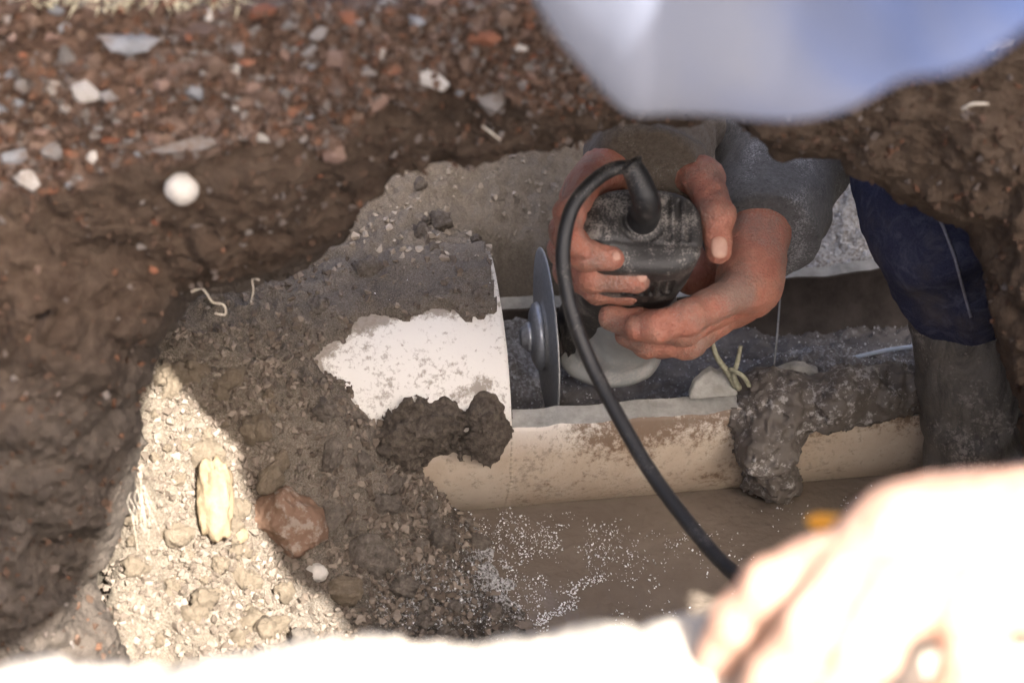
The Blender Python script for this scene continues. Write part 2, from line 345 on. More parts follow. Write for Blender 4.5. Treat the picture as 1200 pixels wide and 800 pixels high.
# ------------------------------------------------------------------ trench floor
ctrl = [PZ(40, 765, .0), PZ(95, 795, -.01), PZ(-60, 780, .0), np.array([-.3, -.5, -.03]), np.array([-.40, -.42, -.02]), PZ(430, 750, .03), PZ(600, 745, .002), PZ(660, 700, -.008), PZ(560, 612, -.006), PZ(545, 592, .002), PZ(590, 598, -.02), PZ(590, 650, .004), PZ(500, 540, .045), PZ(480, 500, .085),
        PZ(470, 510, .094), PZ(430, 490, .113), PZ(400, 478, .125), PZ(490, 545, .058), PZ(518, 578, .02), PZ(350, 350, .163), PZ(300, 350, .165), PZ(250, 330, .17), PZ(450, 300, .158), PZ(400, 250, .16), PZ(300, 600, .075), PZ(200, 700, .055), PZ(150, 560, .13), PZ(200, 400, .17),
        PZ(420, 640, .045), PZ(500, 640, .028), PZ(330, 520, .112), PZ(450, 560, .065), PZ(400, 700, .035), PZ(300, 450, .145), PZ(420, 500, .10), PZ(270, 750, .045), PZ(130, 680, .085), PZ(520, 700, .015),
        PZ(450, 275, .16), PZ(520, 270, .155), PZ(555, 285, .15), PZ(500, 220, .15), PZ(600, 190, .145), PZ(560, 260, .125), PZ(650, 300, .098), PZ(620, 340, .085), PZ(680, 200, .125), PZ(960, 270, .08), PZ(900, 310, .062), PZ(1030, 322, .062), PZ(990, 220, .105), PZ(800, 300, .072)]
ctrl += [np.array(c, float) for c in [(-.55, .3, .42), (-.45, .1, .30), (-.5, -.2, .25), (-.7, -.5, .25), (0, .35, .25), (0, .6, .44), (.3, .36, .20), (.35, .6, .44), (-.3, .6, .45), (-.8, 0, .46), (-.8, .6, .46), (-.8, -.6, .46),
        (.1, -.1, -.025), (.3, -.12, -.03), (.02, -.15, -.018), (.2, -.25, -.03), (.4, 0, -.03), (.2, -.5, -.03), (0, -.4, -.02), (-.2, -.5, .02), (.5, -.4, .0), (.6, 0, .15), (.6, .3, .3), (.8, 0, .46), (.8, .6, .46), (.8, -.6, .46), (0, .9, .46), (.6, .9, .46), (-.6, .9, .46),
        (.05, .0, -.03), (.2, .03, -.03), (.3, .06, -.03), (.05, .09, .03), (.2, .12, .04), (.4, .17, .06), (-.2, -.66, .0), (.3, -.66, -.03)]]
ctrl = np.array(ctrl)
D = np.linalg.norm(ctrl[:, None, :2]-ctrl[None, :, :2], axis=-1); n = len(ctrl)
Am = np.zeros((n+1, n+1)); Am[:n, :n] = D-.004*np.eye(n); Am[:n, n] = 1; Am[n, :n] = 1
wts = np.linalg.solve(Am, np.append(ctrl[:, 2], 0))
def pipe_uv(x, y): return (x-A0[0])*PA[0]+(y-A0[1])*PA[1], (x-A0[0])*PB[0]+(y-A0[1])*PB[1]
def floor_base(x, y):
    h = np.full(x.shape, wts[-1])
    for c, wt in zip(ctrl, wts[:-1]): h = h+wt*np.hypot(x-c[0], y-c[1])
    return h
def floor_h(x, y):
    q = np.stack([x, y, np.zeros_like(x)], -1); h = floor_base(x, y)
    h = h+.010*fbm(q, 14, 3, .55, 3)+.0085*np.abs(fbm(q, 42, 4, .62, 9))+.0028*fbm(q, 160, 2, .6, 21)-.005
    u, v = pipe_uv(x, y); hp = A0[2]+np.sqrt(np.clip(PR**2-v**2, 0, None))
    on = (np.abs(v) < PR) & (u < -.015)
    # soil lying on the intact pipe, with the patch where it is brushed off
    zc = hp; px, py, kk = proj(np.stack([x, y, zc], -1))
    e = ((px-487)/108)**2+((py-414+(px-490)*.13)/44)**2
    bare = sst(1.2, .85, e+.6*fbm(q, 42, 4, .6, 31)+.25*sst(500, 545, px)*sst(425, 460, py)-.35*sst(548, 575, px))*(px < 640)
    hs = np.maximum(h, hp+.005+.004*fbm(q, 50, 3, .6, 5)); bare = bare*sst(474, 462, py)
    h = np.where(on & (v > -.072), hs*(1-bare)+np.minimum(h, hp-.012)*bare, h)
    h = np.where((np.abs(v) < PR+.003) & (u >= -.015) & (u < .62), np.minimum(h, -.045), h)
    return h
xs = np.unique(np.concatenate([np.arange(-.9, -.34, .014), np.arange(-.34, .36, .0021), np.arange(.36, .92, .014)]))
ys = np.unique(np.concatenate([np.arange(-.70, -.32, .012), np.arange(-.32, .30, .0021), np.arange(.30, .96, .014)]))
X, Y = np.meshgrid(xs, ys, indexing='ij'); Z = floor_h(X, Y)
fx, fy, fk = proj(np.stack([X, Y, Z], -1))
q3 = np.stack([X, Y, Z], -1)
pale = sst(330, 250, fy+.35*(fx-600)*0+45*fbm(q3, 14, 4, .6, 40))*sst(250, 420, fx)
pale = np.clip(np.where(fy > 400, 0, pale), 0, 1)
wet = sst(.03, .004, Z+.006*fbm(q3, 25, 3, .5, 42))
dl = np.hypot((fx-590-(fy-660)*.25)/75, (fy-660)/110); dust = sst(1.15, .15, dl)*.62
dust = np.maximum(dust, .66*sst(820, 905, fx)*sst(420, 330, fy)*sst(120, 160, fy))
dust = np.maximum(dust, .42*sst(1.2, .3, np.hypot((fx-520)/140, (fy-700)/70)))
warm = sst(420, 250, fx)*sst(330, 480, fy)  # sun warmth painted into the soil colour over the lit patch
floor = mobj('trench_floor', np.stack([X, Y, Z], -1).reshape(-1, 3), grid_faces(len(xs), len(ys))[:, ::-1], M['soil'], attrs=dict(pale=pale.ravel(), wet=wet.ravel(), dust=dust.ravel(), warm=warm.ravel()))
tag(floor, kind='structure')
def fh(x, y):
    return float(floor_h(np.array([[x]]), np.array([[y]]))[0, 0])
Fv = np.stack([X, Y, Z], -1)
def fh(x, y):
    i = np.clip(np.searchsorted(xs, x), 0, len(xs)-1); j = np.clip(np.searchsorted(ys, y), 0, len(ys)-1); return float(Z[i, j])
# water
gx, gy = np.meshgrid(np.linspace(-.25, .75, 60), np.linspace(-.66, .02, 40), indexing='ij')
tag(mobj('muddy_water', np.stack([gx, gy, np.zeros_like(gx)], -1).reshape(-1, 3), grid_faces(60, 40)[:, ::-1], M['water']), kind='structure')

# near ledge and the ground round the trench
edge = [(-500, 800), (-200, 796), (0, 795), (120, 786), (270, 770), (340, 766), (420, 757), (500, 759), (560, 760), (600, 751), (700, 741), (840, 729), (1000, 722), (1200, 715), (1500, 700), (1900, 700)]
ep = catmull(np.array([PZ(a, b, .437) for a, b in edge]), 420); nE = len(ep)
prof = [(0.0, -.50), (.004, -.2), (-.002, -.06), (.0, -.018), (-.006, -.005), (-.016, 0), (-.03, .002), (-.05, .003), (-.08, .004), (-.13, .005), (-.22, .006), (-.4, .008)]
rows = []
for dy, dz in prof:
    r = ep.copy(); r[:, 1] += dy; r[:, 2] += dz; amp = .0045 if dz > -.1 else .012
    r += amp*np.stack([fbm(r, 40, 4, .6, 60+i) for i in range(3)], -1)*(1 if dy > -.3 else 0); rows.append(r)
LV = np.stack(rows, 0); LV[:-1, :, 1] += .016; LV[-1, :, 1] = -1.15; LV[-1, :, 2] = .447
tag(mobj('ground_ledge', LV.reshape(-1, 3), grid_faces(len(prof), nE), M['ground']), kind='structure')
bm = bmesh.new()
def rect(x0, x1, y0, y1, z):
    bm.faces.new([bm.verts.new(p) for p in ((x0, y0, z), (x1, y0, z), (x1, y1, z), (x0, y1, z))])
rect(-200, 200, -200, -1.1, .451); rect(-200, -.82, -1.1, 1.0, .453); rect(.82, 200, -1.1, 1.0, .453); rect(-200, 200, .9, 200, .451)
me = bpy.data.meshes.new('ground'); bm.to_mesh(me); bm.free(); tag(link('ground', me, M['ground']), kind='structure')

# unseen spoil heap, added under the foot of the shading leg
hx, hy = np.meshgrid(np.linspace(-1.35, -.22, 90), np.linspace(-1.6, -.66, 80), indexing='ij')
hq = np.stack([hx, hy, hx*0], -1); hz = .43+.30*np.exp(-((hx+.52)/.17)**2-((hy+.92)/.20)**2)+.12*np.exp(-((hx+.8)/.25)**2-((hy+1.1)/.25)**2)+.02*fbm(hq, 9, 4, .6, 140)
tag(mobj('spoil_heap', np.stack([hx, hy, hz], -1).reshape(-1, 3), grid_faces(90, 80)[:, ::-1], M['soil'], attrs=dict(pale=np.zeros(hx.size), wet=np.zeros(hx.size), dust=np.zeros(hx.size), warm=np.ones(hx.size))), kind='structure')
# ------------------------------------------------------------------ earth bank spanning the trench, with the hole dug under it
hole = [(175, 1000), (160, 880), (142, 775), (112, 720), (104, 685), (118, 640), (138, 585), (152, 545), (163, 500), (152, 474), (172, 440), (178, 415), (164, 402), (186, 388), (203, 362), (196, 345), (222, 334), (262, 330), (305, 324), (345, 303), (385, 270), (405, 247), (440, 231), (457, 206), (500, 189), (560, 181), (640, 170), (700, 150), (760, 139), (845, 139), (872, 158), (920, 178), (985, 181), (1003, 194), (1040, 214), (1077, 234), (1112, 251), (1146, 270), (1158, 305), (1168, 345), (1176, 395), (1189, 440), (1199, 485), (1212, 545), (1232, 640), (1250, 800), (1265, 1000)]
NS = 620
hp_ = np.array(hole, float); seg = np.r_[0, np.cumsum(np.hypot(*np.diff(hp_, axis=0).T))]
tt = np.linspace(0, seg[-1], NS); H2 = np.stack([np.interp(tt, seg, hp_[:, 0]), np.interp(tt, seg, hp_[:, 1])], -1)
H2 += 4*np.stack([fbm(np.c_[tt*.03, tt*0, tt*0], 1, 3, .5, 70), fbm(np.c_[tt*.03, tt*0+5, tt*0], 1, 3, .5, 71)], -1)
cx, cy = 640, 560; d2 = H2-[cx, cy]
L, Rr, T = -360, 1560, -14
sc = np.full(NS, 1e9)
for a, b in ((L-cx, 0), (Rr-cx, 0)):
    with np.errstate(divide='ignore', invalid='ignore'): t_ = a/d2[:, 0]
    sc = np.where((t_ > 0), np.minimum(sc, t_), sc)
t_ = (T-cy)/d2[:, 1]; sc = np.where(t_ > 0, np.minimum(sc, t_), sc)
O2 = np.array([cx, cy])+d2*np.maximum(sc, 1.05)[:, None]
def kf(px, py): return 1.205+.135*np.clip(py, -50, 1100)/800+.05*sst(850, 1150, px)
secs = []; nA = 150
for i in range(nA):
    f = (i/(nA-1))**.8; p2 = O2*(1-f)+H2*f; dd = np.hypot(*(p2-H2).T); Dr = 150
    lip = .085*(1-np.sqrt(np.clip(1-np.clip(1-dd/Dr, 0, 1)**2, 0, 1)))
    px, py = p2.T
    k = kf(px, py)+lip
    top = sst(170, 60, py+(px-300)*.12); k -= .022*top                        # the gravel band stands proud
    secs.append(CAM+k[:, None]*(FW+((px-600)*PX)[:, None]*RT-((py-400)*PX)[:, None]*UP))
fr = secs[-1]; nrm2 = (H2-[cx, cy]); nrm2 /= np.linalg.norm(nrm2, axis=1)[:, None]
kE = kf(*H2.T)+.085; thick = .125-.04*sst(900, 1050, H2[:, 0])
for i in range(1, 45):
    f = i/44; p2 = H2+nrm2*(70*f**1.2)[None] if False else H2+nrm2*70*f**1.2; k = kE+thick*f; px, py = p2.T
    secs.append(CAM+k[:, None]*(FW+((px-600)*PX)[:, None]*RT-((py-400)*PX)[:, None]*UP))
bk = secs[-1]; OB = secs[0]+np.array([0, .14, 0])
for i in range(1, 25): f = i/24; secs.append(bk*(1-f)+OB*f)
for i in range(1, 15): f = i/15; secs.append(OB*(1-f)+secs[0]*f)
BV = np.stack(secs, 1)                                  # NS x NT x 3
NT = BV.shape[1]
def gnorm(G):
    a = np.gradient(G, axis=0); b = (np.roll(G, -1, 1)-np.roll(G, 1, 1)); nn = np.cross(a, b); return nn/(np.linalg.norm(nn, axis=-1)[..., None]+1e-12)
GN = gnorm(BV)
if (GN[NS//2, 30]@FW) > 0: GN = -GN
bx_, by_, _ = proj(BV)
lineb = np.interp(bx_, [-200, 0, 90, 180, 340, 450, 600, 720, 800, 1000, 1300], [250, 235, 215, 165, 155, 118, 100, 108, 90, 60, 30])
gravel = sst(14, -14, by_-lineb+22*fbm(BV, 22, 3, .5, 80))
tt2 = np.broadcast_to(np.arange(NT)[None], (NS, NT)); gravel = np.where(tt2 > nA, 0, gravel)
amp = .0065
low_ = sst(450, 650, by_)*sst(260, 150, bx_)
disp = .013*fbm(BV, 7, 3, .5, 81)-.009*np.abs(fbm(BV, 17, 4, .55, 82))+.006+amp*.5*fbm(BV, 38, 4, .62, 86)+.0045*np.round(fbm(BV, 30, 4, .6, 88)*3.2)/3.2+.0030*np.round(fbm(BV, 70, 3, .6, 89)*3)/3+.0035*np.abs(fbm(BV, 100, 3, .6, 83))*(1+1.2*gravel)+low_*(.012-.026*np.abs(fbm(BV, 16, 3, .5, 87)))
edgew = 1-.6*np.exp(-((tt2-nA)/8.0)**2)
BV = BV+GN*(disp*edgew)[..., None]; BV[..., 2] = np.minimum(BV[..., 2], .482+.004*fbm(BV, 40, 2, .5, 84))
bank = mobj('earth_bank', BV.reshape(-1, 3), grid_faces(NS, NT, True), M['bank'], attrs=dict(gravel=gravel.ravel()))
tag(bank, kind='structure')
bx, by, bkk = proj(BV); GN = gnorm(BV)
if (GN[NS//2, 30]@FW) > 0: GN = -GN
front = (tt2 > 1) & (tt2 < nA-2)

# stones
def hull_mesh(name, seed, npts=16, sq=(1, .8, .6), rnd=0):
    r = np.random.default_rng(seed); p = r.normal(size=(npts, 3)); p /= np.linalg.norm(p, axis=1)[:, None]; p *= np.array(sq)*r.uniform(.8, 1.05, (npts, 1))
    bm = bmesh.new(); [bm.verts.new(v) for v in p]; res = bmesh.ops.convex_hull(bm, input=bm.verts[:])
    bmesh.ops.delete(bm, geom=[v for v in bm.verts if not v.link_faces], context='VERTS')
    if rnd: bmesh.ops.bevel(bm, geom=bm.edges[:], offset=rnd, segments=1, affect='EDGES', clamp_overlap=True)
    me = bpy.data.meshes.new(name); bm.to_mesh(me); bm.free(); return me
SM = [[hull_mesh('stone_form', 100+10*c+i, 15, (1, .82, .62)) for i in range(6)] for c in range(6)]
for c in range(6):
    for me in SM[c]: me.materials.append(ST[c])
def near_bank(px, py):
    dd = np.where(front, (bx-px)**2+(by-py)**2, 1e12); i = np.unravel_index(np.argmin(dd), dd.shape); return BV[i], GN[i]
def rotm(nv, ang):
    q = Vector(nv).to_track_quat('Z', 'Y'); return q @ Matrix.Rotation(ang, 3, 'Z').to_quaternion()
placed = []
def bank_stone(px, py, wpx, hpx, c, ang=None, label=None, sink=.35):
    p, nv = near_bank(px, py); k = (p-CAM)@FW; sx = wpx*PX*k/2; sy = hpx*PX*k/2
    o = bpy.data.objects.new('stone', random.choice(SM[c])); COL.objects.link(o); o.parent = bank
    # long axis lies across the face, seen face on
    zax = Vector(-FW*.7+nv*.3).normalized(); xax = Vector(RT); a = R(ang if ang is not None else random.uniform(-40, 40))
    yax = zax.cross(xax).normalized(); xax = yax.cross(zax)
    Rm = Matrix((xax, yax, zax)).transposed() @ Matrix.Rotation(a, 3, 'Z')
    dep = min(sx, sy)*.9
    o.matrix_world = Matrix.Translation(Vector(p+nv*dep*(.6-sink))) @ Rm.to_4x4() @ Matrix.Diagonal((sx, sy/.82, dep/.62, 1))
    if label: o['label'] = label
    placed.append((px, py, max(wpx, hpx)))
    return o
named = [(155, 47, 85, 32, 5, -8), (105, 105, 40, 34, 4, 10), (60, 102, 26, 22, 4, 0), (30, 100, 26, 28, 0, 30), (230, 105, 38, 28, 5, 10), (192, 98, 26, 20, 1, 0), (248, 18, 14, 18, 4, 0), (282, 58, 22, 20, 0, 0),
         (225, 170, 112, 24, 0, 8), (300, 158, 72, 14, 4, -8), (190, 160, 46, 22, 1, -15), (508, 92, 62, 26, 4, -18), (575, 112, 38, 44, 0, 10), (487, 62, 34, 22, 0, 0), (568, 45, 44, 36, 2, 10), (442, 62, 16, 16, 4, 0), (458, 80, 26, 20, 2, 0), (437, 115, 40, 30, 1, 0),
         (520, 22, 16, 14, 4, 0), (610, 55, 22, 12, 4, 0), (33, 212, 44, 26, 4, -30), (18, 185, 40, 26, 5, 20), (60, 178, 34, 26, 0, 20), (78, 180, 24, 14, 2, 0), (130, 168, 30, 14, 2, 10), (15, 145, 34, 30, 1, 0), (135, 115, 30, 20, 0, 0), (98, 40, 26, 20, 3, 0),
         (330, 65, 40, 20, 1, -20), (365, 60, 30, 18, 0, 30), (395, 70, 30, 30, 1, 0), (410, 20, 36, 26, 2, 0), (290, 70, 24, 14, 2, 0), (180, 260, 12, 12, 2, 0), (377, 205, 10, 8, 2, 0), (42, 318, 14, 18, 3, 0), (178, 312, 14, 12, 2, 0), (1168, 52, 50, 20, 4, 20), (548, 70, 20, 30, 3, 0), (590, 20, 30, 24, 3, 0), (625, 30, 24, 20, 2, 0)]
lab = {(155, 47): 'large flat slate grey stone with a curved chipped rim', (105, 105): 'chalky white broken stone', (508, 92): 'cream wedge shaped stone with a pointed lower end', (575, 112): 'round smooth grey stone jutting from the clay edge', (225, 170): 'long flat grey slab forming the lip of the gravel layer', (568, 45): 'rusty red brick coloured stone'}
for a in named: bank_stone(*a, label=lab.get((a[0], a[1])))
cand = np.argwhere(front & (gravel > .5) & (bx > -40) & (bx < 790) & (by > -12)); rng.shuffle(cand); cnt = 0
for _ in range(46):
    a_ = random.uniform(-10, 360); b_ = random.uniform(72, 205-.12*max(a_, 0)); s_ = random.uniform(20, 40)
    if any((a_-a)**2+(b_-b)**2 < (.40*(s_+c_))**2 for a, b, c_ in placed): continue
    bank_stone(a_, b_, s_*random.uniform(1, 1.5), s_*random.uniform(.55, .9), random.choices((0, 1, 3, 5, 2), (5, 4, 4, 3, 2))[0], sink=random.uniform(.35, .75))
for i, j in cand:
    if cnt >= 212: break
    s = 10+36*random.random()**1.9
    if any((bx[i, j]-a)**2+(by[i, j]-b)**2 < (.42*(s+c_))**2 for a, b, c_ in placed): continue
    bank_stone(bx[i, j], by[i, j], s*random.uniform(1, 1.4), s*random.uniform(.7, 1), random.choices(range(6), (5, 5, 4, 6, .8, 2))[0], sink=random.uniform(.1, .5)); cnt += 1
# tiny gravel: one joined part
def joined(pts, nrms, sizes, seed, npts=8, squash=.7, variants=6, embed=.2, pl=None):
    r = np.random.default_rng(seed); base = []
    for v in range(variants):
        me = hull_mesh('tmp', seed*31+v, npts, (1, .85, squash)); me.calc_loop_triangles()
        V = np.array([p.co for p in me.vertices]); F = np.array([t.vertices for t in me.loop_triangles]); base.append((V, F)); bpy.data.meshes.remove(me)
    VV, FF, TT, off = [], [], [], 0
    for i_, (p, nv, s) in enumerate(zip(pts, nrms, sizes)):
        V, F = base[r.integers(variants)]; A = np.linalg.qr(r.normal(size=(3, 3)))[0]
        VV.append(V@A.T*s*r.uniform(.75, 1.25, 3)+p+nv*s*(.5-embed)); FF.append(F+off); off += len(V); t_ = r.random(); TT.append(np.full(len(V), .9+.1*t_ if pl is not None and pl[i_] else t_*.9))
    return np.concatenate(VV), np.concatenate(FF), np.concatenate(TT)
def tinted(name, cols, dustc=None):
    b = NB(name); nd = b.n('ShaderNodeValToRGB'); nd.color_ramp.interpolation = 'CONSTANT'; e = nd.color_ramp.elements
    for i, (p, c) in enumerate(cols):
        el = e[i] if i < 2 else e.new(p); el.position = p; el.color = (*c, 1)
    b.put(nd.inputs[0], b.attr('tint')); n = b.noise(250, 4, .7); b.col(b.mix(b.ramp(n, .35, .8), b.mix(.35, nd.outputs[0], (.05, .032, .02)), nd.outputs[0])); b.rough(.9); b.bump(n, .0008, .6); return b.m
M['grit'] = tinted('mixed_grit', [(0, (.075, .046, .032)), (.35, (.12, .074, .053)), (.58, (.135, .11, .096)), (.77, (.14, .07, .043)), (.86, (.19, .168, .155)), (.965, (.38, .355, .32))])
sel = cand[255:]; sel = sel[rng.choice(len(sel), min(3800, len(sel)), replace=False)]
cand2 = np.argwhere(front & (gravel <= .5) & (bx > -60) & (bx < 1260) & (by > 0) & (by < 800)); cand2 = cand2[rng.choice(len(cand2), 2600, replace=False)]
al = np.concatenate([sel, cand2]); sz = np.concatenate([rng.uniform(.0015, .0046, len(sel)),   .0006+.0034*rng.random(2600)**3])
V, F, tn = joined(BV[al[:, 0], al[:, 1]], GN[al[:, 0], al[:, 1]], sz, 5)
tag(mobj('gravel', V, F, M['grit'], bank, False, dict(tint=tn)), kind='stuff')

def blob(name, c, r, M3=None, amp=.15, freq=2.2, seed=0, mat=None, sub=4, boxy=0):
    bm = bmesh.new(); bmesh.ops.create_icosphere(bm, subdivisions=sub, radius=1)
    V = np.array([v.co for v in bm.verts]); F = np.array([[v.index for v in f.verts] for f in bm.faces]); bm.free()
    if boxy: V = V/np.maximum(np.abs(V).max(1), 1e-6)[:, None]*boxy+V*(1-boxy)
    V = V*(1+amp*fbm(V, freq, 4, .5, seed))[:, None]*np.asarray(r)
    if M3 is not None: V = V@np.asarray(M3).T
    me = bpy.data.meshes.new(name); set_mesh(me, V, F); o = link(name, me, mat); o.location = c; return o
p, nv = near_bank(217, 219)
tag(blob('pebble', p+nv*.004, (.0093,)*3, amp=.05, freq=1.2, seed=3, mat=M['ball']), 'round white ball like pebble stuck in the brown bank below the gravel', 'pebble')
# loose stones in the trench
def on_floor(px, py):
    i = np.unravel_index(np.argmin((fx-px)**2+(fy-py)**2), fx.shape); return Fv[i]
def cambasis(ang):
    xa = RT*math.cos(ang)+UP*math.sin(ang); za = -FW; ya = np.cross(za, xa); return np.stack([xa, ya, za], 1)
tag(blob('stone', on_floor(254, 600)+[0, -.004, .012], (.0105, .026, .010), cambasis(R(3)), .24, 2.0, 21, M['tallstone'], boxy=.38), 'upright ochre finger shaped stone on the sunlit shadow edge', 'stone', 'loose stones on the trench soil')
rk0 = on_floor(340, 622)+[0, -.004, .010]; RB = cambasis(R(-35))
def rockf(p):
    q = (p-rk0)@RB; d = (np.linalg.norm(q/[.030, .019, .018], axis=-1)-1)*.019
    for nx, ny, nz, o_ in ((.8, .5, .3, .021), (-.75, .6, .2, .020), (.1, .85, .5, .0135), (-.1, -.9, .4, .014), (.3, -.2, .93, .0125), (-.6, -.3, .74, .017), (.9, -.45, 0, .022)):
        nn = np.array([nx, ny, nz]); nn /= np.linalg.norm(nn); d = smax(d, q@nn-o_, .002)
    return d+.003*fbm(p, 55, 5, .65, 150)
V, F = nets(rockf, rk0-.045, rk0+.045, .0012)
tag(mobj('stone', V, F, M['rock']), 'large brown angular rock half buried in shaded grey soil', 'stone', 'loose stones on the trench soil')
tag(blob('stone', on_floor(434, 650)+[0, 0, .003], (.013, .011, .010), cambasis(0), .22, 2, 13, M['clod']), 'dark crumbly lump right of the brown angular rock', 'stone', 'loose stones on the trench soil')
tag(blob('stone', on_floor(372, 675)+[0, 0, .003], (.0075, .0065, .0065), None, .12, 2, 14, M['ball']), 'small cream pebble on the lower edge of the sunlight', 'stone', 'loose stones on the trench soil')
tag(blob('stone', on_floor(279, 632)+[0, 0, .002], (.006, .0055, .005), None, .15, 2, 15, M['tallstone']), 'rounded sandy pebble at the foot of the upright ochre stone', 'stone', 'loose stones on the trench soil')
tag(blob('stone', on_floor(405, 697)+[0, 0, .003], (.012, .010, .009), None, .2, 2, 16, M['clod_warm']), 'ochre lump beside the cream pebble in sunlight', 'stone', 'loose stones on the trench soil')
tag(blob('stone', on_floor(243, 540)+[0, 0, .003], (.012, .010, .010), None, .2, 2, 17, M['clod_warm']), 'sandy lump just above the upright ochre stone', 'stone', 'loose stones on the trench soil')
tag(blob('stone', on_floor(250, 612)*0+on_floor(207, 633)+[0, 0, .003], (.010, .008, .008), None, .2, 2, 18, M['clod_warm']), 'sunlit sandy lump left of the upright ochre stone', 'stone', 'loose stones on the trench soil')
# clods: individuals
CM = []
for v in range(6):
    o = blob('soil_clod', (0, 0, 0), (1, .85, .75), None, .42, 2.4, 40+v, M['clod'], 3); CM.append(o.data); bpy.data.objects.remove(o)
CW = []
for me in CM:
    m2 = me.copy(); m2.materials.clear(); m2.materials.append(M['clod_warm']); CW.append(m2)
vis = (fx > 120) & (fx < 660) & (fy > 180) & (fy < 770)
dens = np.where(vis, .25, 0)+np.where(vis & (fx > 200) & (fx < 560) & (fy > 380), .8, 0)+np.where(vis & (fx < 330) & (fy > 420), 1.2, 0)+np.where(vis & (fx > 380) & (fx < 520) & (fy > 540) & (fy < 700), 1.4, 0)
u_, v_ = pipe_uv(X, Y); bare_m = (np.abs(v_) < PR*.98) & (u_ < .01) & (Z < A0[2]+np.sqrt(np.clip(PR**2-v_**2, 0, None))-.003)
dens[bare_m] = .10; dens[np.abs(Z) < .003] *= .3; pr = (dens/dens.sum()).ravel()
pr1 = np.where(bare_m, 0, dens).ravel(); pick = rng.choice(pr.size, 150, replace=False, p=pr1/pr1.sum())
fN = np.cross(np.gradient(Fv, axis=0), np.gradient(Fv, axis=1)); fN /= np.linalg.norm(fN, axis=-1)[..., None]+1e-12
for q in pick:
    i, j = np.unravel_index(q, fx.shape); wm = warm[i, j] > .5; s = .0035+.0065*random.random()**2
    o = bpy.data.objects.new('soil_clod', random.choice(CW if wm else CM)); COL.objects.link(o)
    o.location = Fv[i, j]+[0, 0, s*.3]; o.rotation_euler = [random.uniform(0, 6) for _ in range(3)]; o.scale = (s*random.uniform(.8, 1.3), s, s)
    tag(o, 'loose sandy soil clod among crumbs at the sunlit left side' if wm else 'loose brown soil clod lying on the shaded soil heap', 'clod', 'sandy clods at the left' if wm else 'brown clods on the heap')
M['crumb'] = tinted('soil_crumb', [(0, (.14, .113, .09)), (.3, (.21, .172, .14)), (.6, (.27, .225, .183)), (.82, (.33, .28, .23)), (.9, (.46, .40, .33)), (.96, (.56, .49, .41))])
pick = rng.choice(pr.size, 10000, p=pr); I, J = np.unravel_index(pick, fx.shape)
pl_ = pale[I, J] > .4; keep = ~pl_ | (rng.random(len(I)) < .5); I, J = I[keep], J[keep]; pl_ = pl_[keep]
V, F, tn = joined(Fv[I, J]+rng.normal(size=(len(I), 3))*[.001, .001, 0], fN[I, J], .0008+.0036*rng.random(len(I))**2.4, 6, 9, pl=pl_)
tag(mobj('soil_crumbs', V, F, M['crumb'], None, False, dict(tint=tn)), 'small soil crumbs strewn over the trench heap', 'soil', kind='stuff')

# ------------------------------------------------------------------ sewer pipe
pipe = empty('sewer_pipe', A0-[0, 0, PR]); tag(pipe, 'cream plastic sewer pipe opened along its top in the trench', 'pipe')
def shell(name, u0, u1, a0, a1, mats, nu=90, na=80, closed=False, ragA=.0, ragU=.0, seed=0, th=.011, frag=None, inner=0):
    U = np.linspace(0, 1, nu); Aa = np.linspace(0, 1, na); lay = []
    for rad in (PR, PR-th):
        uu, aa = np.meshgrid(U, Aa, indexing='ij')
        lo = R(a0)+ragA*fbm(np.c_[uu.ravel()*9, uu.ravel()*0, uu.ravel()*0], 1, 4, .6, seed).reshape(uu.shape)
        hi = R(a1)+ragA*fbm(np.c_[uu.ravel()*9, uu.ravel()*0+7, uu.ravel()*0], 1, 4, .6, seed+3).reshape(uu.shape)
        if rad < PR: lo = lo-R(inner)
        ang = lo+(hi-lo)*aa
        us = u0+ragU*fbm(np.c_[aa.ravel()*6, aa.ravel()*0, aa.ravel()*0], 1, 3, .6, seed+8).reshape(uu.shape); ue = u1+ragU*fbm(np.c_[aa.ravel()*6, aa.ravel()*0+3, aa.ravel()*0], 1, 3, .6, seed+9).reshape(uu.shape)
        ul = us+(ue-us)*uu
        lay.append(A0+ul[..., None]*PA+rad*(np.cos(ang)[..., None]*PB+np.sin(ang)[..., None]*ZV))
    n1 = nu*na; V = np.concatenate([l.reshape(-1, 3) for l in lay])
    Fo = grid_faces(nu, na); Fi = Fo[:, ::-1]+n1
    j = np.arange(na-1); i = np.arange(nu-1); cut = [np.stack([j+1, j, n1+j, n1+j+1], -1), np.stack([(nu-1)*na+j, (nu-1)*na+j+1, n1+(nu-1)*na+j+1, n1+(nu-1)*na+j], -1)]
    cut += [np.stack([i*na, (i+1)*na, n1+(i+1)*na, n1+i*na], -1), np.stack([(i+1)*na+na-1, i*na+na-1, n1+i*na+na-1, n1+(i+1)*na+na-1], -1)]
    cut = np.concatenate(cut); F = np.concatenate([Fo, Fi, cut])
    o = mobj(name, V, F, None, pipe); me = o.data
    for m in mats: me.materials.append(m)
    mi = np.concatenate([np.zeros(len(Fo)), np.ones(len(Fi)), np.full(len(cut), 2)]).astype(np.int32); me.polygons.foreach_set('material_index', mi)
    sm = np.ones(len(F), bool); sm[len(Fo)*2:] = False; me.polygons.foreach_set('use_smooth', sm); return o
PM = [M['pvc'], M['pvc_in'], M['pvc_cut']]
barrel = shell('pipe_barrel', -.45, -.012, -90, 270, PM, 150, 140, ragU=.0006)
bvs = np.array([v.co for v in barrel.data.vertices]) if len(barrel.data.vertices) else None
qx, qy, _ = proj(bvs); qe = ((qx-492)/112)**2+((qy-418+(qx-490)*.13)/47)**2
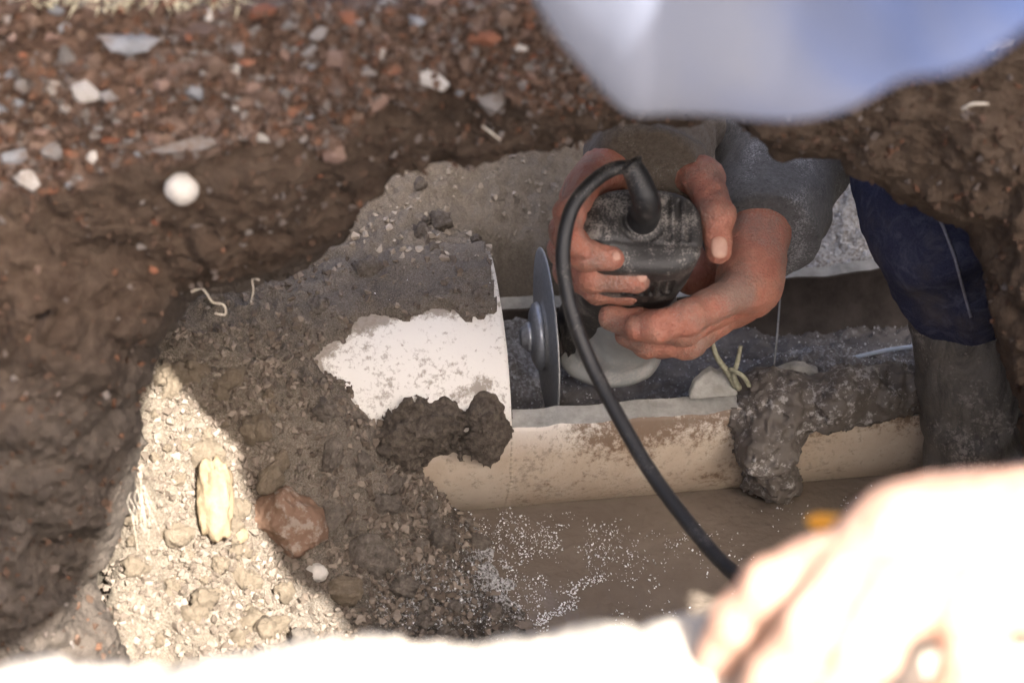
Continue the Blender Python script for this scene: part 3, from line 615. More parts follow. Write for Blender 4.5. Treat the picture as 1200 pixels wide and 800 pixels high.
film = np.maximum(sst(.25, 1.5, qe)*sst(500, 440, qy)*sst(597, 560, qx), .5*sst(470, 490, qy)*sst(560, 520, qy)); fa = barrel.data.attributes.new('film', 'FLOAT', 'POINT'); fa.data.foreach_set('value', film.astype(np.float32))
shell('opened_channel', -.0108, .158, 166, 362, PM, 90, 90, ragA=.012, ragU=.006, seed=5, th=.015, inner=5)['label'] = 'middle run with its top cut away and a straight pale rim'
shell('broken_channel', .186, .62, 177, 367, PM, 120, 90, ragA=.045, ragU=.003, seed=9)['label'] = 'right hand run with a ragged rust stained front edge'
# sludge lying in the opened pipe
nu, nv_ = 190, 90
uu, vv = np.meshgrid(np.linspace(-.008, .50, nu), np.linspace(-1, 1, nv_), indexing='ij')
prof_z = -.016*sst(.17, .21, uu)*sst(-.1, .3, vv)+.026+.012*vv+.030*sst(.10, .17, uu)*sst(.5, -.6, vv)*1.3+.018*sst(.15, .2, uu)*(1-vv**2)+.012*sst(.12, .0, uu)*vv
q = np.stack([uu, vv*.09, uu*0], -1); zz = prof_z+.005*fbm(q, 40, 4, .6, 90)+.0025*np.abs(fbm(q, 130, 3, .6, 91))
wid = np.sqrt(np.clip((PR-.0135)**2-np.clip(zz-A0[2], -.08, .02)**2, 1e-5, None))
G = A0+uu[..., None]*PA+(vv*wid)[..., None]*PB+(zz-A0[2])[..., None]*ZV
sl_o = mobj('sludge', G.reshape(-1, 3), grid_faces(nu, nv_), M['sludge']); tag(sl_o, 'grey dust covered sludge lying inside the opened sewer pipe', 'sludge', kind='stuff'); SLG = G
# lump of wet mud spilling out through the gap between the two pipe runs
pa = P(868, 470, 1.585); pb = P(905, 478, 1.575); pc = P(900, 522, 1.565); pd = P(985, 467, 1.568); pe = P(1090, 452, 1.585)
def lump(p):
    d = rc(p, pa, pb, .020, .024); d = smin(d, rc(p, pb, pc, .024, .023), .012); d = smin(d, rc(p, pb, pd, .023, .020), .016); d = smin(d, rc(p, pd, pe, .020, .019), .012)
    d = smin(d, rc(p, pc, P(905, 560, 1.60), .017, .02), .01)
    return d+.004*fbm(p, 45, 4, .6, 95)+.002*np.abs(fbm(p, 150, 3, .6, 97))+.0012*fbm(p, 380, 2, .6, 98)+.0022*np.round(fbm(p, 70, 3, .6, 99)*3)/3
V, F = nets(lump, *bounds([pa, pb, pc, pd, pe, P(905, 560, 1.60)], .045), .0018)
tag(mobj('mud_lump', V, F, M['wetmud']), 'wet grey brown mud lump spilling from the gap in the pipe', 'mud')
cl = [(P(478, 500, 1.533), .013), (P(505, 492, 1.538), .014), (P(535, 487, 1.540), .013), (P(560, 490, 1.543), .013), (P(578, 500, 1.545), .010), (P(571, 474, 1.548), .010), (P(578, 518, 1.543), .008), (P(560, 468, 1.55), .009), (P(575, 520, 1.543), .008), (P(545, 512, 1.543), .010), (P(515, 520, 1.543), .012), (P(490, 525, 1.543), .012), (P(465, 520, 1.528), .016)]
def cling(p):
    d = None
    for c_, r_ in cl:
        e = np.linalg.norm(p-c_, axis=-1)-r_; d = e if d is None else smin(d, e, .012)
    return d-.0012+.006*fbm(p, 60, 4, .65, 130)+.003*np.abs(fbm(p, 200, 3, .6, 131))
V, F = nets(cling, *bounds([c_ for c_, _ in cl], .03), .0016)
tag(mobj('clinging_soil', V, F, M['cling']), 'dark damp soil clinging to the pipe front below its white patch', 'soil')
def shard(name, px, py, k, wpx, hpx, label, seed, tilt):
    a = np.linspace(0, np.pi, 22); r = np.random.default_rng(seed); o2 = np.stack([np.cos(a)*wpx/2*(1+.04*r.normal(size=22)), np.sin(a)*hpx*(1+.05*r.normal(size=22))], -1)
    V = []
    for dz in (0, .006):
        for x, y in o2: V.append(P(px+x, py-y+tilt*x, k)+PB*dz)
    V = np.array(V); nn = 22; bm = bmesh.new(); vs = [bm.verts.new(v) for v in V]
    bm.faces.new(vs[:nn]); bm.faces.new(vs[nn:][::-1])
    for i in range(nn): j = (i+1) % nn; bm.faces.new([vs[j], vs[i], vs[nn+i], vs[nn+j]])
    bmesh.ops.recalc_face_normals(bm, faces=bm.faces[:]); bmesh.ops.bevel(bm, geom=bm.edges[:], offset=.0008, segments=1, affect='EDGES', clamp_overlap=True)
    me = bpy.data.meshes.new(name); bm.to_mesh(me); bm.free(); return tag(link(name, me, M['pvc_cut']), label, 'plastic offcut')
shard('pipe_shard', 836, 466, 1.56, 56, 30, 'half round cream pipe offcut standing beside the forked twig', 1, -.08)
shard('pipe_shard', 932, 449, 1.585, 62, 20, 'low cream pipe offcut right of the thin upright edge', 2, -.10)
tb = [tube(catmull([P(972, 426, 1.63), P(1005, 418, 1.635), P(1040, 410, 1.64), P(1085, 404, 1.645)], 20), .0016, 8)]
tag(mixed('plastic_strip', tb, M['strip']), 'thin pale blue plastic strip lying in the sludge by the boot', 'plastic strip')  # strip painted as the glint of water lying in the pipe
tw = [tube(catmull([P(833, 394, 1.53), P(840, 418, 1.54), P(853, 436, 1.55), P(862, 452, 1.56)], 16), np.linspace(.0016, .0026, 16), 7), tube(catmull([P(868, 405, 1.54), P(864, 425, 1.545), P(860, 440, 1.55), P(866, 455, 1.56)], 14), np.linspace(.0014, .0024, 14), 7), tube(catmull([P(855, 432, 1.545), P(870, 440, 1.54), P(878, 452, 1.55)], 10), .0016, 7)]
tag(mixed('twig', tw, M['twig']), 'small forked grey green twig standing in the dust by the cream offcut', 'twig')
tw = [tube([P(914, 350, 1.685), P(911, 390, 1.66), P(905, 446, 1.60)], np.array([.0006, .0008, .0008]), 6)]
tag(mixed('plastic_sliver', tw, M['pvc_cut']), 'thin pale upright plastic sliver at the broken end of the pipe', 'plastic sliver')

# plastic dust flakes on water, soil and sludge
fl_p = []; 
for _ in range(6500):
    r = random.random()
    if r < .45: a, b = random.gauss(600, 55), random.gauss(640, 55)
    elif r < .6: a, b = random.gauss(700, 60), random.gauss(640, 40)
    else: a, b = random.uniform(540, 1080), random.uniform(560, 760)
    c = vnoise(np.array([a*.03, b*.03, 0.0]), 99)
    c = c+.5*vnoise(np.array([a*.09, b*.12, 3.0]), 98)
    if c < random.uniform(-.25, .7): continue
    p = PZ(a, b, .0006)
    u, v = pipe_uv(p[0], p[1])
    h = fh(p[0], p[1])
    if v > -.085 and u > -.01: continue
    if h > 0: p = p.copy(); p[2] = h+.0006
    fl_p.append((p, .0004+.0010*random.random()**2))
l = catmull([PZ(632, 735, .001), PZ(640, 722, .001), PZ(665, 712, .001), PZ(675, 690, .001), PZ(705, 675, .001)], 50)
for t in np.linspace(0, 1, 260):            # the foam line where the soil meets the water
    p = l[int(t*49)]+np.r_[rng.normal(size=2)*.0022, 0]; p[2] = max(.0008, fh(p[0], p[1])+.0008); fl_p.append((p, random.uniform(.0007, .0014)))
ok = np.argwhere(dust > .3); ok = ok[rng.choice(len(ok), 4200)]; ok2 = np.argwhere((dust > .4) & (fx > 850)); ok = np.vstack([ok, ok2[rng.choice(len(ok2), 7000)]])
for i, j in ok: fl_p.append((Fv[i, j]+[0, 0, .0006], (.0004+.0013*random.random()**2)*(1.5 if fx[i, j] > 850 else 1)))
ii = rng.integers(0, nu, 2600), rng.integers(0, nv_, 2600)
for i, j in zip(*ii):
    if uu[i, j] < .33: fl_p.append((SLG[i, j]+[0, 0, .0006], .0004+.0010*random.random()**2))
pts = np.array([a for a, _ in fl_p]); ss = np.array([b for _, b in fl_p])
V, F, tn = joined(pts, np.tile([0, 0, 1.0], (len(pts), 1)), ss, 8, 6, .35, 6, .3)
tag(mobj('plastic_dust', V, F, M['flake'], None, False), 'white plastic dust flakes floating and strewn round the pipe', 'dust', kind='stuff')

# ------------------------------------------------------------------ roots
def root(paths, label, r=.0009, mat='root'):
    tb = []
    for pth in paths: tb.append(tube(catmull([P(*a) for a in pth], 6*len(pth)), np.linspace(r, r*.6, 6*len(pth)), 6))
    return tag(mixed('root', tb, M[mat]), label, 'root')
root([[(224, 342, 1.36), (236, 338, 1.36), (243, 345, 1.365), (249, 354, 1.37), (262, 357, 1.37), (264, 368, 1.375), (252, 367, 1.37)]], 'curled pale root dangling from the left end of the hole rim', .0008)
root([[(304, 328, 1.37), (296, 327, 1.37), (297, 340, 1.375), (294, 354, 1.38)]], 'short straight pale root hanging below the hole rim', .0006)
root([[(566, 148, 1.24), (575, 155, 1.235), (586, 164, 1.24)]], 'tiny pale root at the lip above the centre of the hole', .0008)
root([[(1128, 128, 1.24), (1140, 122, 1.235), (1158, 122, 1.24)]], 'short pale root on the brown earth at the right', .001)
hairs = []
for i in range(13):
    a = random.uniform(150, 176); b = random.uniform(548, 600); hairs.append([(a, b, 1.37), (a+random.uniform(-4, 8), b+random.uniform(12, 22), 1.375), (a+random.uniform(2, 20), b+random.uniform(28, 55), 1.385)])
root(hairs, 'clump of fine white root hairs on sunlit soil beside the bank', .00014)

# ------------------------------------------------------------------ angle grinder
G0 = P(760, 268, 1.425); G1 = P(706, 392, 1.63)
gw = (G1-G0)/np.linalg.norm(G1-G0); gu = RT-gw*(RT@gw); gu /= np.linalg.norm(gu); gv = np.cross(gu, gw)
if gv@UP < 0: gv = -gv
GL = np.linalg.norm(G1-G0)
gr = empty('angle_grinder', G0); tag(gr, 'dusty black angle grinder held by the worker over the cut pipe', 'angle grinder')
def loc(u, v, w_): return G0+gu*u+gv*v+gw*w_
def capsule_cut(p, a, b, r): return rc(p, a, b, r, r)
slots = []
for i, u in enumerate((.012, .0185, .025)): slots.append((loc(u, -.006, .0005), loc(u+.001, .020, .0005+.001)))
def under(u): return -.0285*(1-(abs(u+.002)/.0375)**3)**(1/2.8)+.0006
slots2 = [(loc(u, under(u), .022), loc(u+.002, under(u+.002), .045)) for u in (-.012, -.006, 0, .006, .012, .018)]
def housing(p):
    q = p-G0; u = q@gu; v = q@gv; w_ = q@gw
    prof_ = np.interp(w_, [-.004, .004, .05, .09, .13, .17, .21], [.90, 1, 1.0, .93, .86, .84, .9])
    ru = .0375*prof_; rv = .0285*prof_
    uo = u+.002
    d = ((np.abs(uo)/ru)**3.0+(np.abs(v)/rv)**2.8)**(1/2.9)-1; d = d*np.minimum(ru, rv)*.85
    d = smax(d, -w_+.0-.10*0, .008); d = smax(d, w_-.205, .006)
    # thumb-side swelling at the lower left of the handle
    d = smin(d, ell(p, loc(-.026, -.006, .022), (.017, .017, .026), np.stack([gu, gv, gw], 1)), .012)
    # seam between the two half shells
    d = np.maximum(d, .0012-np.sqrt((v+.009)**2+(np.maximum(d, -.003)-0)**2)) if False else d+.0008*np.exp(-((v+.010)/.0011)**2)
    for a, b in slots+slots2: d = np.maximum(d, .0-(rc(p, a, b, .0020, .0020)))
    ring = np.abs(np.hypot(u+.004, v-.006)-.0135)-.0018; d = np.maximum(d, -np.maximum(ring, w_-.0016))
    return d
V, F = nets(housing, *bounds([loc(a, b, c) for a in (-.046, .04) for b in (-.032, .032) for c in (-.002, .206)], .004), .0013)
mobj('housing', V, F, M['plastic'], gr)
# cord boot and cord
bp = catmull([loc(-.004, .006, .002), loc(-.003, .008, -.010), P(757, 236, 1.395), P(748, 210, 1.39), P(739, 194, 1.388)], 40)
tb = tube(bp, np.interp(np.linspace(0, 1, 40), [0, .12, .5, .93, 1], [.0105, .0102, .0088, .0070, .0078]), 20, True); mixed('cord_boot', [tb], M['rubber'], gr)
a = np.linspace(0, 2*np.pi, 30); td = bp[-1]-bp[-3]; td /= np.linalg.norm(td); n1 = np.cross(td, RT); n1 /= np.linalg.norm(n1); n2 = np.cross(td, n1)
mixed('boot_rim', [tube(bp[-1]+td*.001+.0074*(np.cos(a)[:, None]*n1+np.sin(a)[:, None]*n2), .0012, 8, False)], M['rubber'], gr)
cp = catmull([P(742, 200, 1.389), P(733, 196, 1.388), P(714, 200, 1.384), P(690, 218, 1.378), P(670, 245, 1.375), P(660, 290, 1.375), P(663, 335, 1.378), P(676, 385, 1.38), P(697, 435, 1.38), P(727, 492, 1.37), P(762, 552, 1.355), P(800, 604, 1.335), P(840, 652, 1.31), P(885, 695, 1.27), P(935, 745, 1.19), P(1000, 790, 1.06), P(1060, 800, .96), P(1150, 810, .90), P(1300, 830, .87)], 220)
mixed('power_cord', [tube(cp, .0046, 14)], M['rubber'], gr)
# gearbox and disc: spindle along the pipe
dn = -PA.copy(); dn = dn/np.linalg.norm(dn); DC = P(640, 393, 1.615); dy_ = np.cross(ZV, dn); dy_ /= np.linalg.norm(dy_); dz_ = np.cross(dn, dy_)
g_a = P(712, 385, 1.60); g_b = P(722, 402, 1.63); sp = DC-dn*.020
def gbox(p):
    d = rc(p, P(740, 355, 1.55), P(722, 385, 1.60), .031, .030); d = smin(d, rc(p, P(722, 385, 1.60), P(715, 405, 1.635), .030, .030), .012)
    d = smin(d, rc(p, P(722, 400, 1.62), DC-dn*.024, .024, .016), .010); d = smin(d, ell(p, P(715, 418, 1.62), (.036, .03, .016)), .01)
    return d+.0006*fbm(p, 90, 2, .5, 3)
V, F = nets(gbox, *bounds([g_a, g_b, DC, P(740, 355, 1.55), P(715, 430, 1.64)], .05), .002); mobj('gear_head', V, F, M['gearbox'], gr)
def lathe(name, prof, mat, parent, seg=72, smooth=False):
    a = np.linspace(0, 2*np.pi, seg, endpoint=False); V = np.concatenate([DC+dn*h+r*(np.cos(a)[:, None]*dy_+np.sin(a)[:, None]*dz_) for r, h in prof])
    o = mobj(name, V, grid_faces(len(prof), seg, True), mat, parent, smooth)
    md = None
    return o
disc = lathe('cutting_disc', [(.0005, .0045), (.012, .0045), (.021, .0045), (.0215, .0015), (.026, .0012), (.050, .0010), (.0600, .0009), (.0625, .0005), (.0628, 0), (.0625, -.0007), (.0600, -.0010), (.05, -.0011), (.021, -.0014), (.0005, -.0014)], M['disc'], gr, 96, True)
def child2(o): 
    o.parent = disc; o.matrix_parent_inverse = Matrix.Identity(4) @ disc.matrix_basis.inverted(); return o
def disc_part(name, prof, mat, seg=48, smooth=True):
    o = lathe(name, prof, mat, None, seg, smooth); o.parent = disc; o.matrix_parent_inverse = Matrix.Translation(-gr.location) @ Matrix.Identity(4) if False else Matrix.Identity(4)
    o.location = -Vector(gr.location)+Vector(gr.location); return o
disc_part('flange', [(.0005, .0115), (.010, .0115), (.0185, .0105), (.0235, .0080), (.0245, .0050), (.0235, .0040), (.0005, .0040)], M['steel'])
disc_part('flange_nut', [(.0003, .0185), (.0055, .0185), (.0075, .0172), (.0080, .0150), (.0105, .0140), (.0110, .0110), (.0003, .0105)], M['steel'], 24)
lathe('spindle_collar', [(.0005, -.0015), (.0190, -.0018), (.0200, -.0060), (.0160, -.0080), (.0150, -.0120), (.0200, -.0130), (.0205, -.0180), (.0005, -.0200)], M['darksteel'], gr, 48, True)

# ------------------------------------------------------------------ people
def hand_sdf(fingers, palm, kf_=.0012, kp=.010):
    fingers = [(js, [r*1.07 for r in rs]) for js, rs in fingers]
    def f(p):
        dp = None
        for a, b, ra, rb in palm:
            d = rc(p, a, b, ra, rb); dp = d if dp is None else smin(dp, d, kp)
        df = None
        for js, rs in fingers:
            d1 = None
            for i in range(len(js)-1):
                d = rc(p, js[i], js[i+1], rs[i], rs[i+1]); d1 = d if d1 is None else smin(d1, d, .0025)
                if 0 < i: 
                    jd = np.linalg.norm(p-js[i], axis=-1); d1 = smin(d1, jd-rs[i]*1.07, .003)      # knuckle
            df = d1 if df is None else smin(df, d1, kf_)
        d = smin(dp, df, .0065)
        return d+.0006*fbm(p, 170, 2, .5, 7)+.0007*np.abs(fbm(p, 60, 2, .5, 8))
    return f
def pk(l): return [P(*a) for a in l]
# worker's right hand, over the handle
wA = P(752, 168, 1.525)
fA = [(pk([(690, 214, 1.445), (667, 250, 1.412), (668, 280, 1.402), (682, 291, 1.404)]), [.0095, .0088, .0080, .0068]),
      (pk([(684, 222, 1.462), (663, 272, 1.432), (686, 299, 1.412), (716, 303, 1.412)]), [.0105, .0095, .0088, .0074]),
      (pk([(680, 228, 1.482), (662, 292, 1.458), (694, 324, 1.435), (746, 328, 1.432)]), [.0108, .0098, .0092, .0080]),
      (pk([(676, 236, 1.502), (668, 318, 1.49), (700, 338, 1.475), (735, 343, 1.472)]), [.0105, .0098, .009, .008]),
      (pk([(797, 192, 1.493), (824, 210, 1.475), (840, 252, 1.452), (842, 294, 1.449)]), [.0150, .0122, .0106, .0082])]
pA = [(wA, P(690, 210, 1.455), .019, .0115), (wA, P(688, 216, 1.475), .019, .0125), (wA, P(684, 222, 1.49), .019, .0125), (wA, P(680, 230, 1.505), .019, .012), (wA, P(800, 180, 1.50), .019, .016), (wA, P(745, 214, 1.50), .019, .015), (wA, P(765, 120, 1.575), .019, .027)]
# worker's left hand, under the handle
wB = P(890, 255, 1.535)
fB = [(pk([(858, 346, 1.475), (806, 372, 1.45), (768, 383, 1.447), (748, 384, 1.449)]), [.0115, .0105, .0096, .0080]),
      (pk([(862, 352, 1.50), (800, 384, 1.482), (748, 380, 1.478), (716, 372, 1.480)]), [.0118, .0108, .0098, .0082]),
      (pk([(858, 362, 1.53), (806, 400, 1.515), (760, 400, 1.512), (735, 392, 1.512)]), [.0115, .0106, .0095, .008]),
      (pk([(852, 366, 1.555), (805, 402, 1.545), (775, 404, 1.545), (758, 400, 1.545)]), [.0105, .0095, .0085, .007]),
      (pk([(868, 290, 1.54), (845, 300, 1.565), (825, 318, 1.575), (808, 330, 1.578)]), [.014, .012, .0105, .009])]
pB = [(wB, P(868, 340, 1.482), .019, .015), (wB, P(872, 345, 1.505), .019, .016), (wB, P(870, 352, 1.53), .019, .0155), (wB, P(864, 358, 1.55), .019, .014), (wB, P(880, 330, 1.50), .019, .022), (wB, P(866, 290, 1.54), .019, .016), (wB, P(925, 170, 1.60), .019, .028)]
def nets_b(f, fingers, palm, h, pad=.03):
    pts = [j for js, _ in fingers for j in js]+[x for a in palm for x in a[:2]]
    return nets(f, *bounds(pts, pad), h)
VA, FA = nets_b(hand_sdf(fA, pA), fA, pA, .0014); VB, FB = nets_b(hand_sdf(fB, pB), fB, pB, .0014)
def head_sdf(c, fwd, up):
    fwd = np.asarray(fwd, float); fwd /= np.linalg.norm(fwd); up = np.asarray(up, float); up = up-fwd*(up@fwd); up /= np.linalg.norm(up); sd = np.cross(fwd, up); B = np.stack([sd, fwd, up], 1); c = np.asarray(c, float)
    L_ = lambda x, y, z: c+B@np.array([x, y, z])
    def f(p):
        d = ell(p, L_(0, -.012, .025), (.076, .096, .090), B); d = smin(d, ell(p, L_(0, .022, -.045), (.058, .068, .068), B), .03)
        d = smin(d, rc(p, L_(0, .088, .005), L_(0, .108, -.030), .009, .013), .012); d = smin(d, rc(p, L_(-.02, .078, -.066), L_(.02, .078, -.066), .009, .009), .01)
        for s in (-1, 1):
            d = smax(d, -(np.linalg.norm(p-L_(s*.032, .095, .002), axis=-1)-.016), .012); d = smin(d, ell(p, L_(s*.078, -.005, -.015), (.010, .022, .032), B), .008)
        d = smin(d, ell(p, L_(0, .075, -.098), (.024, .020, .018), B), .015)
        return smax(d, -(rc(p, L_(-.018, .092, -.066), L_(.018, .092, -.066), .003, .003)), .003)
    return f, L_, B, c
def build_body(segs, hd, h=.009, k=.025):
    pts = [x for a in segs for x in a[:2]]
    def f(p):
        d = None
        for a, b, ra, rb in segs:
            e = rc(p, a, b, ra, rb); d = e if d is None else smin(d, e, k)
        return d
    return nets(f, *bounds(pts, .16), h)
def cat(ms):
    Vs, Fs, o = [], [], 0
    for V, F in ms: Vs.append(V); Fs.append(F+o); o += len(V)
    return np.concatenate(Vs), np.concatenate(Fs)
v3 = lambda *a: np.array(a, float)
# worker: bent over the trench from the far side
hipL, hipR = v3(.47, .40, .62), v3(.27, .45, .62); pel = v3(.37, .43, .66); chest = v3(.22, .43, .90); neck = v3(.15, .36, .98); hdw = v3(.09, .27, 1.0)
shR, shL = v3(.06, .40, .86), v3(.40, .38, .87); elR = v3(.0, .22, .56); elL = v3(.42, .18, .58)
kneeL = P(1145, 338, 1.545); ankL = P(1172, 600, 1.60)+v3(0, 0, -.10); kneeR = v3(.10, .36, .37); ankR = v3(.22, .66, .50)
armRe = P(765, 120, 1.575); armLe = P(925, 170, 1.60)
worker = empty('person', v3(.345, -.065, -.12)); tag(worker, 'worker in dusty wool sleeves, navy jeans and a rubber boot, gripping the grinder', 'person')
hs, HL, HB, hc = head_sdf(hdw, (-.1, -.75, -.65), (-.1, -.6, .75)); 
VH, FH = nets(hs, hdw-.16, hdw+.16, .004)
segs = [(pel, chest, .115, .125), (chest, neck, .10, .052), (neck, hdw, .052, .055), (chest, shR, .10, .055), (chest, shL, .10, .055), (shR, elR, .048, .038), (elR, armRe, .038, .026), (shL, elL, .048, .038), (elL, armLe, .038, .026), (hipL, pel, .085, .10), (hipR, pel, .085, .10), (hipL, P(1118, 205, 1.54), .08, .045), (P(1118, 205, 1.54), kneeL, .036, .030), (kneeL, ankL, .028, .026), (hipR, kneeR, .08, .052), (kneeR, ankR, .05, .036)]
VBd, FBd = build_body(segs, None)
V, F = cat([(VA, FA), (VB, FB), (VH, FH), (VBd, FBd)]); mobj('body', V, F, M['skin'], worker)
def eyes(L_, par):
    for s in (-1, 1):
        o = blob('eye', L_(s*.032, .076, .003), (.0115,)*3, amp=0, mat=M['eye'], sub=3); o.parent = par; o.matrix_parent_inverse = Matrix.Translation(-par.location)
eyes(HL, worker)
def hair(L_, B, par):
    def f(p):
        d = ell(p, L_(0, -.016, .030), (.083, .102, .095), B)+.003*fbm(p, 80, 3, .6, 4)
        q = (p-L_(0, 0, 0))@B; return smax(d, .55*q[..., 1]-q[..., 2]+.0, .01)
    c = L_(0, 0, 0); V, F = nets(f, c-.16, c+.16, .005); mobj('hair', V, F, M['hair'], par)
hair(HL, HB, worker)
def cloth(name, segs, mat, par, h, k=.02, amp=.003, fr=45, seed=0, cut=None, aniso=None, folds=None):
    pts = [x for a in segs for x in a[:2]]; mr = max(max(a[2:]) for a in segs)
    def f(p):
        d = None
        for a, b, ra, rb in segs:
            e = rc(p, a, b, ra, rb); d = e if d is None else smin(d, e, k)
        pp = p if aniso is None else p*aniso
        d = d+amp*fbm(pp, fr, 3, .5, seed)
        if folds: d = folds(p, d)
        for c, nrm in (cut or []): d = np.maximum(d, (p-np.asarray(c))@(np.asarray(nrm)/np.linalg.norm(nrm)))
        return d
    V, F = nets(f, *bounds(pts, mr+.02), h); return mobj(name, V, F, mat, par)
cA0 = P(760, 196, 1.495); cA1 = P(768, 120, 1.56); dirA = cA0-cA1
def foldA(p, d):
    t = ((p-cA1)@dirA)/(dirA@dirA); return d+.0016*np.sin(t*22+3*vnoise(p*30, 5))
s_ = cloth('sleeve', [(cA1, cA0, .043, .041), (cA1, elR, .044, .052)], M['wool_brown'], worker, .0028, .02, .003, 40, 3, [(P(760, 224, 1.485), dirA)], folds=foldA); s_['label'] = 'brown wool sleeve over the right wrist'
cB0 = P(893, 262, 1.54); cB1 = P(926, 165, 1.61); dirB = cB0-cB1
s_ = cloth('sleeve', [(cB1, cB0, .047, .041), (cB1, elL, .046, .055)], M['wool_grey'], worker, .0028, .02, .003, 40, 4, [(P(902, 268, 1.52), dirB+RT*.02)]); s_['label'] = 'grey wool sleeve with a brown edge over the left wrist'
cloth('jacket', [(pel, chest, .135, .15), (chest, shR, .12, .075), (chest, shL, .12, .075), (shR, elR, .066, .055), (shL, elL, .066, .055)], M['wool_grey'], worker, .008, .03, .005, 15, 6)
def jf0(p, d):
    q = p-kneeL; return d+.0028*np.sin((q[..., 2]*1.0+q[..., 0]*.6)*120+4*vnoise(p*18, 6))*sst(.14, .05, np.abs(p[..., 2]-.2))
def jf(p, d):
    q = p-kneeL; return d+.0048*np.sin((q[..., 2]*.9-q[..., 0]*.8)*95+6*vnoise(p*11, 6))*sst(-.15, .1, fbm(p, 9, 2, .5, 16)+.1)+.003*np.abs(fbm(p, 34, 3, .6, 17))
knL = P(1126, 268, 1.505); jb = P(1146, 340, 1.53)
cloth('jeans', [(P(1118, 205, 1.53), knL, .063, .056), (knL, jb, .056, .049), (P(1118, 205, 1.53), hipL, .066, .10), (hipL, pel, .105, .115), (hipR, pel, .105, .11), (hipR, kneeR, .10, .07), (kneeR, ankR, .068, .05)], M['denim'], worker, .004, .02, .003, 25, 8, folds=jf)
seam_pts = catmull([P(1092, 225, 1.452), P(1112, 255, 1.452), P(1122, 300, 1.468), P(1128, 340, 1.482), P(1137, 380, 1.488)], 60)
jeans = bpy.data.objects['jeans']; tree_v = np.array([v.co for v in jeans.data.vertices]); jx, jy, jk = proj(tree_v); sp_ = []
for a_, b_ in zip(np.interp(np.linspace(0, 1, 40), [0, .25, .5, .75, 1], [1088, 1106, 1119, 1128, 1138]), np.linspace(232, 372, 40)):
    m = (jx-a_)**2+(jy-b_)**2 < 64
    if m.any(): sp_.append(P(a_, b_, jk[m].min()-.0004))
if len(sp_) > 4: mixed('seam', [tube(catmull(sp_, 60), .0011, 6)], M['thread'], worker)
bt = P(1151, 366, 1.54); bb = P(1172, 600, 1.60)
boot_c = [(bt-(bb-bt)*.2, bb, .0475, .049), (bb, bb+v3(0, 0, -.12), .047, .05), (bb+v3(0, 0, -.12), bb+v3(-.06, -.14, -.16), .045, .036)]
def bf(p, d):
    q = p-bt; t = q@((bb-bt)/np.linalg.norm(bb-bt)); return d+.0013*np.sin(t*170+5*vnoise(p*22, 9)+q[..., 0]*60)*sst(.02, .08, t)-.002*np.exp(-((t-.004)/.005)**2)
axb = (bt-bb)/np.linalg.norm(bt-bb)
cloth('rubber_boot', boot_c, M['boot'], worker, .0028, .02, .002, 30, 9, [(bt+axb*.01, axb)], folds=bf)
cloth('rubber_boot', [(ankR+v3(-.02, -.05, -.01), ankR+v3(.03, .07, .01), .052, .05), (ankR+v3(.03, .07, .01), ankR+v3(.06, .12, -.05), .05, .035)], M['boot'], worker, .006, .02, .002, 30, 10)
def nail(px, py, k, wpx, hpx, ang, par, mat='nail'):
    c = P(px, py, k); o = blob('nail', c, (wpx*PX*k/2, hpx*PX*k/2, .0011), cambasis(R(ang)), 0, mat=M[mat], sub=3, boxy=.35); o.parent = par; o.matrix_parent_inverse = Matrix.Translation(-par.location); return o
nail(843, 290, 1.4405, 20, 26, 2, worker)

nail(752, 324, 1.4245, 12, 14, 15, worker); nail(722, 300, 1.4055, 11, 12, 15, worker)
# bystander leaning over the near side: pale blue shirt above, sunlit hand on the ledge below
by_p = empty('person', v3(-.75, -.6, .45)); tag(by_p, 'person in a pale blue shirt leaning in close, bare sunlit hand on the ledge', 'person')
low = [(600, -60), (630, 0), (660, 48), (700, 97), (722, 122), (745, 136), (790, 137), (830, 138), (900, 136), (1000, 125), (1060, 106), (1130, 72), (1200, 36), (1320, -20), (1500, -60), (1750, -90), (2050, -110)]
lw = catmull(np.array(low, float), 150); LX, LY = lw[:, 0], lw[:, 1]; KS = .96
YS = -.55; rowsS = []; NA = 90
ang = np.linspace(0, 2*np.pi, NA, endpoint=False)
for a_, b_ in lw:
    d = FW+(a_-600)*PX*RT-(b_-400)*PX*UP; k = (YS-CAM[1])/d[1]; p = CAM+k*d; al_ = math.atan2(-d[2], d[1])
    hh = .17; ww = float(np.interp(p[0], [0, .05, .09, .115, .14, .18, .21, .27, .44, .52], [.05, .07, .12, .17, .25, .315, .36, .43, .435, .2]))  # near side of the torso widened out of view to shade the trench
    cw = np.cos(ang); yy = YS+np.where(cw < 0, ww, .13)*cw; lo_, hi_ = max(p[2]-.05, float(np.interp(p[0], [.12, .19, .5], [.6, .91, .90]))), p[2]+.6
    for _ in range(26):
        zc = (lo_+hi_)/2; sx, sy, sk_ = proj(np.stack([np.full(NA, p[0]), yy, zc+hh*np.sin(ang)], -1))
        bad = ((sy > np.interp(sx, LX, LY)) & (sx < 1230) & (sk_ > .1)).any()
        if bad: lo_ = zc
        else: hi_ = zc
    rowsS.append(np.stack([np.full(NA, p[0]), yy, zc+hh*np.sin(ang)], -1))
SV = np.stack(rowsS, 0)
SN = gnorm(SV)
if SN[40, 0][1]*1 < 0: SN = -SN
SV = SV+SN*(.0022*np.sin(SV[..., 2]*75+SV[..., 0]*40+2.5*vnoise(SV*9, 121))*sst(.02, .10, SV[..., 0])+.0025*fbm(SV, 7, 2, .4, 120))[..., None]
sh = mobj('shirt', SV.reshape(-1, 3), grid_faces(len(lw), NA, True), M['shirt'], by_p); md = sh.modifiers.new('thickness', 'SOLIDIFY'); md.thickness = .003; md.offset = -1
